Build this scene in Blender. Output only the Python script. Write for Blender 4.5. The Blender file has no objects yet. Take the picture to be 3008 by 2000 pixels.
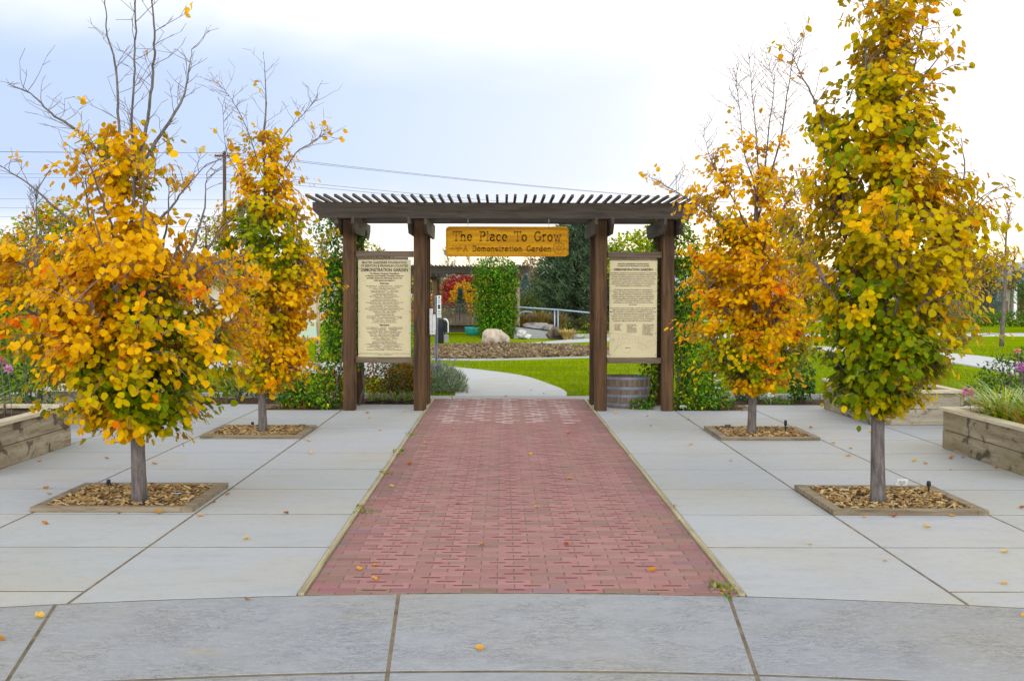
import bpy, math, random
import numpy as np
from mathutils import Vector, Matrix

scene = bpy.context.scene
COL = scene.collection
R = math.radians

# ------------------------------------------------------------------ camera
cam = bpy.data.objects.new("camera", bpy.data.cameras.new("camera"))
COL.objects.link(cam)
cam.data.sensor_width = 36.0
cam.data.lens = 42.49
cam.data.clip_start = 0.1
cam.data.clip_end = 8000
cam.matrix_world = (Matrix.Translation((0, 0, 1.65)) @ Matrix.Rotation(R(-0.452), 4, 'Z')
                    @ Matrix.Rotation(R(90 - 2.08), 4, 'X') @ Matrix.Rotation(R(0.15), 4, 'Z'))
scene.camera = cam

# ------------------------------------------------------------------ view
scene.view_settings.view_transform = 'Standard'
scene.view_settings.look = 'None'
scene.view_settings.gamma = 1.0
scene.view_settings.use_curve_mapping = False
scene.view_settings.exposure = 0.0
scene.cycles.max_bounces = 7
scene.cycles.diffuse_bounces = 4
scene.cycles.transmission_bounces = 4
scene.cycles.use_denoising = True

SUN_EL, SUN_AZ = R(13), R(20)          # azimuth measured from +Y towards +X


def lin(r, g, b):
    def f(c):
        c /= 255.0
        return c / 12.92 if c <= 0.04045 else ((c + 0.055) / 1.055) ** 2.4
    return (f(r), f(g), f(b))


class NT:
    """small helper to write node trees as expressions"""
    def __init__(self, tree):
        self.t = tree
        self.n = tree.nodes
        self.n.clear()

    def node(self, typ, **kw):
        nd = self.n.new(typ)
        for k, v in kw.items():
            setattr(nd, k, v)
        return nd

    def put(self, sock, v):
        if hasattr(v, 'is_output'):
            self.t.links.new(v, sock)
        elif isinstance(v, (tuple, list)):
            v = tuple(v)
            if sock.type == 'RGBA' and len(v) == 3:
                v = v + (1,)
            sock.default_value = v
        else:
            sock.default_value = v

    def m(self, op, a, b=0.0, c=None, clamp=False):
        nd = self.node('ShaderNodeMath', operation=op, use_clamp=clamp)
        self.put(nd.inputs[0], a)
        self.put(nd.inputs[1], b)
        if c is not None:
            self.put(nd.inputs[2], c)
        return nd.outputs[0]

    def ramp(self, v, a, b, lo=0.0, hi=1.0):
        nd = self.node('ShaderNodeMapRange', interpolation_type='SMOOTHSTEP')
        for i, x in enumerate((v, a, b, lo, hi)):
            self.put(nd.inputs[i], x)
        return nd.outputs[0]

    def mix(self, f, a, b, mode='MIX'):
        nd = self.node('ShaderNodeMix', data_type='RGBA', blend_type=mode)
        self.put(nd.inputs[0], f)
        self.put(nd.inputs[6], a)
        self.put(nd.inputs[7], b)
        return nd.outputs[2]

    def noise(self, vec, scale, detail=4, rough=0.55, dist=0.0):
        nd = self.node('ShaderNodeTexNoise')
        self.put(nd.inputs['Vector'], vec)
        nd.inputs['Scale'].default_value = scale
        nd.inputs['Detail'].default_value = detail
        nd.inputs['Roughness'].default_value = rough
        nd.inputs['Distortion'].default_value = dist
        return nd.outputs['Fac']

    def voro(self, vec, scale, feature='F1', out='Distance'):
        nd = self.node('ShaderNodeTexVoronoi', feature=feature)
        self.put(nd.inputs['Vector'], vec)
        nd.inputs['Scale'].default_value = scale
        return nd.outputs[out]

    def mapping(self, vec, scale=(1, 1, 1), loc=(0, 0, 0), rot=(0, 0, 0)):
        nd = self.node('ShaderNodeMapping')
        self.put(nd.inputs['Vector'], vec)
        nd.inputs['Location'].default_value = loc
        nd.inputs['Rotation'].default_value = rot
        nd.inputs['Scale'].default_value = scale
        return nd.outputs[0]


# ------------------------------------------------------------------ world
world = bpy.data.worlds.new("World")
scene.world = world
world.use_nodes = True
w = NT(world.node_tree)
sky = w.node('ShaderNodeTexSky', sky_type='NISHITA')
sky.sun_disc = False
sky.sun_elevation = SUN_EL
sky.sun_rotation = SUN_AZ
sky.dust_density = 2.0
tc = w.node('ShaderNodeTexCoord')
d = tc.outputs['Generated']
sep = w.node('ShaderNodeSeparateXYZ')
w.put(sep.inputs[0], d)
X, Y, Z = sep.outputs
az = w.m('ARCTAN2', X, Y)                       # 0 = along the brick path
el = w.m('ARCSINE', w.m('MINIMUM', w.m('MAXIMUM', Z, -1.0), 1.0))
vec = w.node('ShaderNodeCombineXYZ')
w.put(vec.inputs[0], az)
w.put(vec.inputs[1], w.m('MULTIPLY', el, 3.2))
n1 = w.m('SUBTRACT', w.noise(vec.outputs[0], 2.6, 5, 0.5, 0.6), 0.5)
n2 = w.m('SUBTRACT', w.noise(vec.outputs[0], 7.0, 4, 0.5, 0.3), 0.5)
elw = w.m('ADD', el, w.m('ADD', w.m('MULTIPLY', n1, 0.09), w.m('MULTIPLY', n2, 0.035)))
# a grey blue bank of cloud low in the sky, thinning out towards the sun
bank = w.m('MULTIPLY', w.ramp(elw, 0.03, 0.10), w.ramp(elw, 0.25, 0.165))
azw = w.m('ADD', az, w.m('MULTIPLY', n1, 0.12))
gapb = w.m('MULTIPLY', w.ramp(azw, 0.10, 0.20), w.ramp(azw, 0.33, 0.27))
gapa = w.m('MULTIPLY', w.ramp(azw, 0.02, 0.22), w.ramp(azw, 0.36, 0.29))
bank = w.m('MULTIPLY', bank, w.m('SUBTRACT', 1.0, w.m('MULTIPLY', gapa, 0.20)))
bank = w.m('MULTIPLY', bank, w.m('SUBTRACT', 1.0, w.m('MULTIPLY', gapb, 0.6)))
bank = w.m('MULTIPLY', bank, w.ramp(azw, 0.05, -0.30, 0.80, 1.0), clamp=True)
white = (1.16, 1.18, 1.22)
grey = (0.61, 0.765, 1.06)
cloud = w.mix(bank, white, grey)
# warm glow near the horizon where the sun sits behind the cloud
hz = w.ramp(elw, 0.075, 0.0)
glow = w.m('MULTIPLY', hz, w.ramp(w.m('ABSOLUTE', w.m('SUBTRACT', az, 0.36)), 0.75, 0.05, 0.22, 1.0))
cloud = w.mix(glow, cloud, (1.7, 1.42, 0.82))
# added gain: cloud dimmed overhead, boosted behind the camera to light what faces it
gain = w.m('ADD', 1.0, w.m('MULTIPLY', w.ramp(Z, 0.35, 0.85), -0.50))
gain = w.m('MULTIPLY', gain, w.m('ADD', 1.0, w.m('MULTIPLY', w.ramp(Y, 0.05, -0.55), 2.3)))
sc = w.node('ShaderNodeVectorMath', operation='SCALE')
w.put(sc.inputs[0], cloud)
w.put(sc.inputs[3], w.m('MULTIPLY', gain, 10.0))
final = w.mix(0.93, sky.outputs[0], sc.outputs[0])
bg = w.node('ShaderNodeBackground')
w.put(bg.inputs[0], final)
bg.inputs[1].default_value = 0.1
out = w.node('ShaderNodeOutputWorld')
w.t.links.new(bg.outputs[0], out.inputs[0])

# ------------------------------------------------------------------ sun (veiled by cloud)
sl = bpy.data.lights.new("sun", 'SUN')
sl.energy = 0.8
sl.angle = R(26)
sl.color = (1.0, 0.86, 0.66)
sun = bpy.data.objects.new("sun", sl)
COL.objects.link(sun)
sdir = Vector((math.sin(SUN_AZ) * math.cos(SUN_EL), math.cos(SUN_AZ) * math.cos(SUN_EL), math.sin(SUN_EL)))
sun.rotation_euler = sdir.to_track_quat('Z', 'Y').to_euler()

# ------------------------------------------------------------------ object helpers
WORLDM = {}


def link(o, parent=None):
    COL.objects.link(o)
    if parent is not None:
        o.parent = parent
        o.matrix_parent_inverse = WORLDM[parent.name].inverted()
    WORLDM[o.name] = Matrix.Translation(o.location) if parent is None else Matrix.Identity(4)
    return o


def tag(o, label=None, cat=None, group=None, kind=None):
    if label: o['label'] = label
    if cat: o['category'] = cat
    if group: o['group'] = group
    if kind: o['kind'] = kind
    return o


def thing(name, loc, label, cat, group=None):
    o = bpy.data.objects.new(name, None)
    o.empty_display_size = 0.2
    o.location = loc
    link(o)
    return tag(o, label, cat, group)


def copy_tree(o, parent=None, loc=None, rz=None):
    """a thing that is built at the origin, copied with its parts"""
    c = o.copy()
    COL.objects.link(c)
    if parent is not None:
        c.parent = parent
    if loc is not None: c.location = loc
    if rz is not None: c.rotation_euler = (0, 0, rz)
    for ch in list(o.children):
        copy_tree(ch, c)
    return c


def np_mesh(name, V, faces_loops, loop_tot, colors=None, smooth=False):
    """fast mesh from flat arrays: V (n,3), loops (flat vertex ids), loop_tot (per face)"""
    me = bpy.data.meshes.new(name)
    V = np.asarray(V, dtype=np.float32)
    L = np.asarray(faces_loops, dtype=np.int32)
    T = np.asarray(loop_tot, dtype=np.int32)
    me.vertices.add(len(V))
    me.vertices.foreach_set('co', V.ravel())
    me.loops.add(len(L))
    me.loops.foreach_set('vertex_index', L)
    me.polygons.add(len(T))
    st = np.zeros(len(T), dtype=np.int32)
    st[1:] = np.cumsum(T)[:-1]
    me.polygons.foreach_set('loop_start', st)
    me.polygons.foreach_set('loop_total', T)
    me.polygons.foreach_set('use_smooth', np.full(len(T), bool(smooth)))
    if colors is not None:
        c = np.ones((len(V), 4), dtype=np.float32)
        c[:, :3] = colors
        a = me.color_attributes.new('tint', 'FLOAT_COLOR', 'POINT')
        a.data.foreach_set('color', c.ravel())
    me.update(calc_edges=True)
    return me


class MB:
    """collects shapes into one mesh"""
    def __init__(self):
        self.v, self.f, self.c = [], [], []
        self.col = None

    def add(self, vs, fs):
        o = len(self.v)
        self.v += [tuple(p) for p in vs]
        self.f += [tuple(i + o for i in f) for f in fs]
        self.c += [self.col if self.col else (1, 1, 1)] * len(vs)
        return self

    def box(self, x0, x1, y0, y1, z0, z1):
        vs = [(x0, y0, z0), (x1, y0, z0), (x1, y1, z0), (x0, y1, z0), (x0, y0, z1), (x1, y0, z1), (x1, y1, z1), (x0, y1, z1)]
        return self.add(vs, [(0, 3, 2, 1), (4, 5, 6, 7), (0, 1, 5, 4), (1, 2, 6, 5), (2, 3, 7, 6), (3, 0, 4, 7)])

    def obox(self, c, ax, ay, az, hx, hy, hz):
        c, ax, ay, az = Vector(c), Vector(ax), Vector(ay), Vector(az)
        vs = []
        for k in (-1, 1):
            for sx, sy in ((-1, -1), (1, -1), (1, 1), (-1, 1)):
                vs.append(c + ax * hx * sx + ay * hy * sy + az * hz * k)
        return self.add(vs, [(0, 3, 2, 1), (4, 5, 6, 7), (0, 1, 5, 4), (1, 2, 6, 5), (2, 3, 7, 6), (3, 0, 4, 7)])

    def prism(self, poly, ext):
        """poly: 3-D points of one face, ext: extrusion vector"""
        n = len(poly)
        e = Vector(ext)
        vs = [Vector(p) for p in poly] + [Vector(p) + e for p in poly]
        fs = [tuple(range(n))[::-1], tuple(range(n, 2 * n))]
        fs += [(i, (i + 1) % n, n + (i + 1) % n, n + i) for i in range(n)]
        return self.add(vs, fs)

    def slab(self, poly, z0, z1, bev=0.006):
        """flat polygon (x, y) with a worn upper edge"""
        n = len(poly)
        cx = sum(p[0] for p in poly) / n
        cy = sum(p[1] for p in poly) / n
        ins = []
        for x, y in poly:
            dx, dy = cx - x, cy - y
            l = math.hypot(dx, dy) or 1
            ins.append((x + dx / l * bev * 1.4, y + dy / l * bev * 1.4))
        vs = [(x, y, z0) for x, y in poly] + [(x, y, z1 - bev) for x, y in poly] + [(x, y, z1) for x, y in ins]
        fs = [tuple(range(2 * n, 3 * n))]
        for k in (0, n):
            fs += [(k + i, k + (i + 1) % n, k + n + (i + 1) % n, k + n + i) for i in range(n)]
        return self.add(vs, fs)

    def tube(self, pts, rad, sides=6, cap=True):
        pts = [Vector(p) for p in pts]
        n = len(pts)
        if not isinstance(rad, (list, tuple)):
            rad = [rad] * n
        vs, fs = [], []
        up = Vector((0.31, 0.77, 0.55)).normalized()
        for i, p in enumerate(pts):
            t = (pts[min(i + 1, n - 1)] - pts[max(i - 1, 0)])
            if t.length < 1e-9: t = Vector((0, 0, 1))
            t.normalize()
            a = t.cross(up)
            if a.length < 1e-3: a = t.cross(Vector((1, 0, 0)))
            a.normalize()
            b = t.cross(a)
            for k in range(sides):
                th = 2 * math.pi * k / sides
                vs.append(p + (a * math.cos(th) + b * math.sin(th)) * rad[i])
        for i in range(n - 1):
            for k in range(sides):
                k2 = (k + 1) % sides
                fs.append((i * sides + k, i * sides + k2, (i + 1) * sides + k2, (i + 1) * sides + k))
        if cap:
            fs.append(tuple(range(sides))[::-1])
            fs.append(tuple(range((n - 1) * sides, n * sides)))
        return self.add(vs, fs)

    def lathe(self, prof, c=(0, 0, 0), seg=20, a0=0.0, a1=2 * math.pi):
        full = abs(a1 - a0 - 2 * math.pi) < 1e-6
        m = seg if full else seg + 1
        vs, fs = [], []
        for r, z in prof:
            for k in range(m):
                th = a0 + (a1 - a0) * k / seg
                vs.append((c[0] + r * math.cos(th), c[1] + r * math.sin(th), c[2] + z))
        for i in range(len(prof) - 1):
            for k in range(seg):
                k2 = (k + 1) % m
                fs.append((i * m + k, i * m + k2, (i + 1) * m + k2, (i + 1) * m + k))
        return self.add(vs, fs)

    def build(self, name, mat, parent=None, smooth=False, tint=False, bevel=0.0, loc=None):
        L = [i for f in self.f for i in f]
        T = [len(f) for f in self.f]
        me = np_mesh(name, np.array(self.v, dtype=np.float32).reshape(-1, 3), L, T,
                     np.array(self.c, dtype=np.float32) if tint else None, smooth)
        me.materials.append(mat)
        o = bpy.data.objects.new(name, me)
        if loc is not None: o.location = loc
        link(o, parent)
        if bevel:
            b = o.modifiers.new('bevel', 'BEVEL')
            b.width = bevel
            b.segments = 2
            b.limit_method = 'ANGLE'
        return o


def smooth_line(pts, per=5):
    pts = [Vector(p) for p in pts]
    if len(pts) < 3: return pts
    P = [pts[0] * 2 - pts[1]] + pts + [pts[-1] * 2 - pts[-2]]
    out = []
    for i in range(1, len(P) - 2):
        p0, p1, p2, p3 = P[i - 1:i + 3]
        for k in range(per):
            t = k / per
            out.append(0.5 * ((2 * p1) + (p2 - p0) * t + (2 * p0 - 5 * p1 + 4 * p2 - p3) * t * t + (3 * p1 - p0 - 3 * p2 + p3) * t ** 3))
    out.append(pts[-1])
    return out


def struct(o, name=None):
    o['kind'] = 'structure'
    return o


# ------------------------------------------------------------------ leaves
def tmpl_round():
    mid = [(0, 0, 0), (0, .22, .0), (0, .5, .0), (0, .78, -.01), (0, 1, -.05)]
    r = [(.22, -.01, .05), (.41, .22, .09), (.43, .50, .03), (.30, .80, .06)]
    vs = mid + r + [(-.19, .02, .04), (-.38, .27, .03), (-.45, .47, .10), (-.27, .77, -.01)]
    fs = [(0, 5, 6, 1), (1, 6, 7, 2), (2, 7, 8, 3), (3, 8, 4), (0, 1, 10, 9), (1, 2, 11, 10), (2, 3, 12, 11), (3, 4, 12)]
    return np.array(vs, dtype=np.float32), fs


def tmpl_small():
    vs = [(0, 0, 0), (.3, .4, .06), (0, 1, -.08), (-.3, .4, .06), (0, .5, 0)]
    return np.array(vs, dtype=np.float32), [(0, 1, 4), (1, 2, 4), (2, 3, 4), (3, 0, 4)]


def tmpl_quad():
    vs = [(0, 0, 0), (.36, .5, .08), (0, 1, 0), (-.36, .5, .08)]
    return np.array(vs, dtype=np.float32), [(0, 1, 2, 3)]


def tmpl_needle():
    vs = [(-.03, 0, 0), (.03, 0, 0), (0, 1, 0)]
    return np.array(vs, dtype=np.float32), [(0, 1, 2)]


ROUND, SMALL, QUAD, NEEDLE = tmpl_round(), tmpl_small(), tmpl_quad(), tmpl_needle()


def unit(a):
    return a / np.maximum(np.linalg.norm(a, axis=1, keepdims=True), 1e-6)


def leaf_mesh(name, P, D, N, S, C, tmpl, mat, parent=None, rng=None, smooth=True, loc=None):
    """a crown of many separate leaves: P base points, D axis base to tip, N facing, S length, C colour"""
    tv, tf = tmpl
    P, D, N, S, C = (np.asarray(a, dtype=np.float32) for a in (P, D, N, S, C))
    n, k = len(P), len(tv)
    rng = rng or np.random.default_rng(1)
    t = unit(D)
    nn = unit(N - (N * t).sum(1, keepdims=True) * t + 1e-5)
    b = np.cross(t, nn)
    wv = rng.uniform(0.85, 1.15, (n, 1, 1)).astype(np.float32)
    curl = rng.uniform(-1.2, 2.6, (n, 1, 1)).astype(np.float32)
    V = P[:, None, :] + S[:, None, None] * (tv[None, :, 0:1] * wv * b[:, None, :] + tv[None, :, 1:2] * t[:, None, :]
                                            + tv[None, :, 2:3] * curl * nn[:, None, :])
    loops1 = np.array([i for f in tf for i in f], dtype=np.int32)
    tot1 = np.array([len(f) for f in tf], dtype=np.int32)
    L = (loops1[None, :] + (np.arange(n, dtype=np.int32) * k)[:, None]).ravel()
    me = np_mesh(name, V.reshape(-1, 3), L, np.tile(tot1, n), np.repeat(C, k, axis=0), smooth)
    me.materials.append(mat)
    o = bpy.data.objects.new(name, me)
    if loc is not None: o.location = loc
    return link(o, parent)


def wob(P, f, ph):
    """cheap smooth value noise in -1..1"""
    P = np.asarray(P)
    return (np.sin(P[:, 0] * f + ph) + np.sin(P[:, 1] * f * 1.13 + ph * 1.7 + 1.1) + np.sin(P[:, 2] * f * 0.93 + ph * 2.3 + 2.2)
            + np.sin((P[:, 0] + P[:, 2]) * f * 1.9 + ph * 0.7)) / 4.0


def pal(cols):
    return np.array([lin(*c) for c in cols], dtype=np.float32)


def pick(rng, p, n, wts=None):
    idx = rng.choice(len(p), n, p=None if wts is None else np.array(wts) / sum(wts))
    c = p[idx] * rng.uniform(0.82, 1.14, (n, 1)).astype(np.float32)
    return np.clip(c, 0, 0.92)


def cloud_points(rng, ells, n):
    """points in a set of ellipsoids (cx, cy, cz, rx, ry, rz, weight), mostly towards their skins; returns points and outward directions"""
    W = np.array([e[6] if len(e) > 6 else e[3] * e[4] + e[3] * e[5] + e[4] * e[5] for e in ells])
    k = rng.choice(len(ells), n, p=W / W.sum())
    E = np.array([e[:6] for e in ells])[k]
    dv = unit(rng.normal(size=(n, 3)))
    r = rng.uniform(0.25, 1.0, (n, 1)) ** 0.4
    r = r * (1 + 0.18 * wob(dv * 1.0 + E[:, :3], 5.0, 0.4)[:, None])
    return E[:, :3] + dv * r * E[:, 3:], dv

# ------------------------------------------------------------------ materials
def new_mat(name):
    m = bpy.data.materials.new(name)
    m.use_nodes = True
    return m, NT(m.node_tree)


def finish(m, t, color, rough=0.8, bump=None, bstr=0.3, bdist=0.01, metal=0.0, spec=0.35):
    p = t.node('ShaderNodeBsdfPrincipled')
    t.put(p.inputs['Base Color'], color)
    t.put(p.inputs['Roughness'], rough)
    t.put(p.inputs['Metallic'], metal)
    p.inputs['Specular IOR Level'].default_value = spec
    if bump is not None:
        b = t.node('ShaderNodeBump')
        b.inputs['Strength'].default_value = bstr
        b.inputs['Distance'].default_value = bdist
        t.put(b.inputs['Height'], bump)
        t.t.links.new(b.outputs[0], p.inputs['Normal'])
    o = t.node('ShaderNodeOutputMaterial')
    t.t.links.new(p.outputs[0], o.inputs[0])
    return m


def pos(t):
    return t.node('ShaderNodeNewGeometry').outputs['Position']


def objc(t):
    return t.node('ShaderNodeTexCoord').outputs['Object']


def tint(t):
    return t.node('ShaderNodeVertexColor', layer_name='tint').outputs[0]


def plain(name, rgb, rough=0.7, metal=0.0, var=0.12, scale=30, spec=0.35):
    m, t = new_mat(name)
    n = t.noise(pos(t), scale, 4)
    n2 = t.noise(pos(t), scale * 0.18, 3)
    c = lin(*rgb)
    f = t.ramp(t.m('ADD', t.m('MULTIPLY', n, .6), t.m('MULTIPLY', n2, .4)), 0.3, 0.7)
    col = t.mix(f, tuple(x * (1 - var) for x in c), tuple(min(1, x * (1 + var)) for x in c))
    return finish(m, t, col, rough, n, 0.15, 0.003, metal, spec)


def concrete(name, rgb, rough_band=False):
    m, t = new_mat(name)
    p = pos(t)
    big = t.noise(p, 0.55, 4, 0.6)
    mid = t.noise(t.mapping(p, (2.0, 5.0, 1)), 0.9, 5, 0.6)
    fine = t.noise(p, 90, 3, 0.6)
    c = lin(*rgb)
    warm = lin(rgb[0] + 2, rgb[1] - 3, rgb[2] - 14)
    col = t.mix(t.ramp(big, 0.42, 0.7), c, warm)
    col = t.mix(t.m('MULTIPLY', t.ramp(mid, 0.46, 0.72), 0.2), col, lin(rgb[0] - 34, rgb[1] - 34, rgb[2] - 36))
    col = t.mix(t.m('MULTIPLY', t.ramp(fine, 0.35, 0.7), 0.16), col, lin(rgb[0] - 45, rgb[1] - 45, rgb[2] - 45))
    col = t.mix(1.0, col, tint(t), 'MULTIPLY')
    mot = t.noise(p, 13, 4, 0.6)
    col = t.mix(t.m('MULTIPLY', t.ramp(mot, 0.45, 0.72), 0.16), col, lin(rgb[0] - 40, rgb[1] - 42, rgb[2] - 46))
    # small dark specks and rust spots
    spk = t.ramp(t.voro(p, 3.1), 0.05, 0.02)
    col = t.mix(t.m('MULTIPLY', spk, t.m('MULTIPLY', t.ramp(t.noise(p, 4.0), 0.55, 0.65), 0.5)), col, lin(120, 105, 85))
    h = fine
    bs, bd = 0.12, 0.002
    if rough_band:
        # broken, salt finished surface: short dark creases running across
        pm = t.mapping(p, (1.0, 2.1, 1))
        a = t.noise(pm, 6.5, 8, 0.66, 1.4)
        b2 = t.noise(pm, 17.0, 6, 0.62, 1.2)
        ridge = t.m('ABSOLUTE', t.m('SUBTRACT', a, 0.5))
        crease = t.m('MULTIPLY', t.ramp(ridge, 0.024, 0.004), t.ramp(t.noise(p, 2.2, 3), 0.40, 0.58))
        ridge2 = t.m('ABSOLUTE', t.m('SUBTRACT', b2, 0.47))
        crease2 = t.m('MULTIPLY', t.ramp(ridge2, 0.028, 0.004), t.ramp(t.noise(p, 1.7, 4), 0.42, 0.62))
        cr = t.m('MAXIMUM', crease, t.m('MULTIPLY', crease2, 0.6))
        col = t.mix(t.m('MULTIPLY', cr, 0.68), col, lin(96, 99, 110))
        flat = t.ramp(b2, 0.50, 0.62)
        col = t.mix(t.m('MULTIPLY', flat, 0.10), col, lin(196, 198, 196))
        stain = t.ramp(t.noise(t.mapping(p, (1.5, 4, 1)), 1.1, 4), 0.63, 0.74)
        col = t.mix(t.m('MULTIPLY', stain, 0.32), col, lin(178, 152, 100))
        h = t.m('SUBTRACT', t.m('ADD', t.m('MULTIPLY', a, .5), t.m('MULTIPLY', b2, .5)), cr)
        bs, bd = 0.28, 0.005
    return finish(m, t, col, 0.85, h, bs, bd, spec=0.2)


def wood(name, c1, c2, axis, dark=None, stain=0.0, gscale=1.0, bs=0.35, knots=0.25):
    m, t = new_mat(name)
    p = pos(t)
    s = {'X': (1.2, 26, 26), 'Y': (26, 1.2, 26), 'Z': (26, 26, 1.2)}[axis]
    s = tuple(x * gscale for x in s)
    warp = t.noise(p, 1.3, 2)
    wv = t.node('ShaderNodeVectorMath', operation='ADD')
    t.put(wv.inputs[0], t.mapping(p, s))
    cmb = t.node('ShaderNodeCombineXYZ')
    for i in range(3):
        t.put(cmb.inputs[i], t.m('MULTIPLY', warp, 2.2))
    t.t.links.new(cmb.outputs[0], wv.inputs[1])
    g = t.noise(wv.outputs[0], 1.0, 6, 0.62)
    g2 = t.noise(t.mapping(p, tuple(x * 0.22 for x in s)), 1.0, 4)
    col = t.mix(t.ramp(g, 0.32, 0.68), lin(*c1), lin(*c2))
    dk = lin(*(dark or tuple(int(x * .45) for x in c1)))
    col = t.mix(t.m('MULTIPLY', t.ramp(g, 0.60, 0.74), 0.55), col, dk)
    col = t.mix(t.m('MULTIPLY', t.ramp(g2, 0.5, 0.72), 0.45), col, dk)
    k = t.voro(t.mapping(p, {'X': (.5, 2.2, 2.2), 'Y': (2.2, .5, 2.2), 'Z': (2.2, 2.2, .5)}[axis]), 1.6)
    col = t.mix(t.m('MULTIPLY', t.ramp(k, 0.11, 0.05), knots), col, dk)
    if stain:
        # damp stains creeping through the boards, with dark rims
        sn = t.noise(t.mapping(p, (1, 1, 1.6)), 2.3, 5, 0.55, 1.4)
        blot = t.ramp(sn, 0.545, 0.63)
        rim = t.ramp(t.m('ABSOLUTE', t.m('SUBTRACT', sn, 0.515)), 0.016, 0.002)
        col = t.mix(t.m('MULTIPLY', blot, stain), col, lin(58, 44, 28))
        col = t.mix(t.m('MULTIPLY', rim, stain * .8), col, lin(120, 96, 52))
        mld = t.ramp(t.noise(p, 1.1, 4), 0.5, 0.7)
        col = t.mix(t.m('MULTIPLY', mld, stain * .55), col, lin(122, 112, 70))
    return finish(m, t, col, 0.78, g, bs, 0.004, spec=0.25)


def leaf_mat(name, trans=0.35, rough=0.55, sheen=0.10):
    m, t = new_mat(name)
    c = tint(t)
    nz = t.noise(pos(t), 38, 3)
    c = t.mix(t.m('MULTIPLY', t.ramp(nz, 0.35, 0.7), 0.22), c, t.mix(0.5, c, (0.20, 0.08, 0.01)))
    df = t.node('ShaderNodeBsdfDiffuse')
    tr = t.node('ShaderNodeBsdfTranslucent')
    gl = t.node('ShaderNodeBsdfGlossy')
    gl.inputs['Roughness'].default_value = rough
    gl.inputs['Color'].default_value = (0.8, 0.8, 0.75, 1)
    t.put(df.inputs[0], c)
    t.put(tr.inputs[0], c)
    m1 = t.node('ShaderNodeMixShader')
    m1.inputs[0].default_value = trans
    t.t.links.new(df.outputs[0], m1.inputs[1])
    t.t.links.new(tr.outputs[0], m1.inputs[2])
    fr = t.node('ShaderNodeFresnel')
    fr.inputs[0].default_value = 1.35
    m2 = t.node('ShaderNodeMixShader')
    t.t.links.new(t.m('MULTIPLY', fr.outputs[0], sheen * 5), m2.inputs[0])
    t.t.links.new(m1.outputs[0], m2.inputs[1])
    t.t.links.new(gl.outputs[0], m2.inputs[2])
    o = t.node('ShaderNodeOutputMaterial')
    t.t.links.new(m2.outputs[0], o.inputs[0])
    return m


def tinted(name, rough=0.85, scale=60, amount=0.25, bs=0.3, bd=0.003):
    m, t = new_mat(name)
    c = tint(t)
    n = t.noise(pos(t), scale, 4)
    c = t.mix(t.m('MULTIPLY', t.ramp(n, 0.35, 0.7), amount), c, t.mix(0.6, c, (0.02, 0.015, 0.012)))
    return finish(m, t, c, rough, n, bs, bd, spec=0.2)


def bark(name, c1, c2):
    m, t = new_mat(name)
    p = pos(t)
    g = t.noise(t.mapping(p, (40, 40, 7)), 1.0, 5, 0.65)
    fl = t.noise(t.mapping(p, (10, 10, 4)), 1.0, 3, 0.5, 0.8)
    col = t.mix(t.ramp(g, 0.35, 0.66), lin(*c1), lin(*c2))
    col = t.mix(t.m('MULTIPLY', t.ramp(fl, 0.58, 0.68), 0.5), col, lin(140, 116, 84))
    col = t.mix(t.m('MULTIPLY', t.ramp(fl, 0.40, 0.32), 0.4), col, lin(52, 46, 46))
    return finish(m, t, col, 0.85, g, 0.5, 0.006, spec=0.2)


def lawn_mat():
    m, t = new_mat('lawn')
    p = pos(t)
    big = t.noise(p, 0.10, 4)
    mid = t.noise(t.mapping(p, (0.35, 1.6, 1)), 0.9, 5, 0.6)
    fine = t.noise(p, 26, 4, 0.7)
    col = t.mix(t.ramp(mid, 0.35, 0.68), lin(104, 130, 2), lin(140, 156, 8))
    col = t.mix(t.m('MULTIPLY', t.ramp(big, 0.52, 0.68), 0.5), col, lin(148, 160, 34))
    col = t.mix(t.m('MULTIPLY', t.ramp(fine, 0.4, 0.75), 0.4), col, lin(62, 98, 2))
    return finish(m, t, col, 0.9, fine, 0.5, 0.03, spec=0.0)


def soil_mat(name, c1, c2, sc=14):
    m, t = new_mat(name)
    p = pos(t)
    a = t.noise(p, sc, 6, 0.7)
    b = t.voro(p, sc * 2.2)
    col = t.mix(t.ramp(a, 0.35, 0.65), lin(*c1), lin(*c2))
    col = t.mix(t.m('MULTIPLY', t.ramp(b, 0.25, 0.05), 0.5), col, tuple(x * .4 for x in lin(*c1)))
    return finish(m, t, col, 0.95, a, 0.9, 0.03, spec=0.1)


M = {}
M['slab'] = concrete('broomed_concrete', (169, 171, 172))
M['rough'] = concrete('salt_finish_concrete', (151, 153, 155), True)
M['joint'] = plain('joint_filler', (108, 98, 78), 0.95, var=0.45, scale=9)
M['brick'] = tinted('brick_paver', 0.9, 120, 0.35, 0.35, 0.002)
M['ink'] = plain('engraved_line', (108, 44, 46), 0.9, var=.15)
M['inlay'] = plain('pale_stone', (205, 192, 184), 0.8, var=.1)
M['edge'] = wood('header_board', (176, 164, 130), (146, 134, 102), 'Y', (92, 82, 58), knots=.1)
M['beam'] = wood('weathered_beam', (86, 77, 68), (66, 58, 50), 'X', (38, 32, 28))
M['rafter'] = wood('weathered_rafter', (88, 80, 68), (60, 52, 44), 'Y', (36, 30, 26))
M['post'] = wood('stained_post', (100, 72, 44), (62, 44, 28), 'Z', (34, 25, 17), gscale=.8)
M['rail'] = wood('weathered_rail', (112, 98, 82), (88, 74, 58), 'X', (50, 38, 28))
M['bedx'] = wood('planter_wood_across', (170, 160, 140), (142, 130, 108), 'X', (86, 72, 50), 0.55, gscale=.7)
M['bedy'] = wood('planter_wood_along', (164, 152, 128), (134, 120, 94), 'Y', (76, 62, 42), 0.8, gscale=.7)
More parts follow.
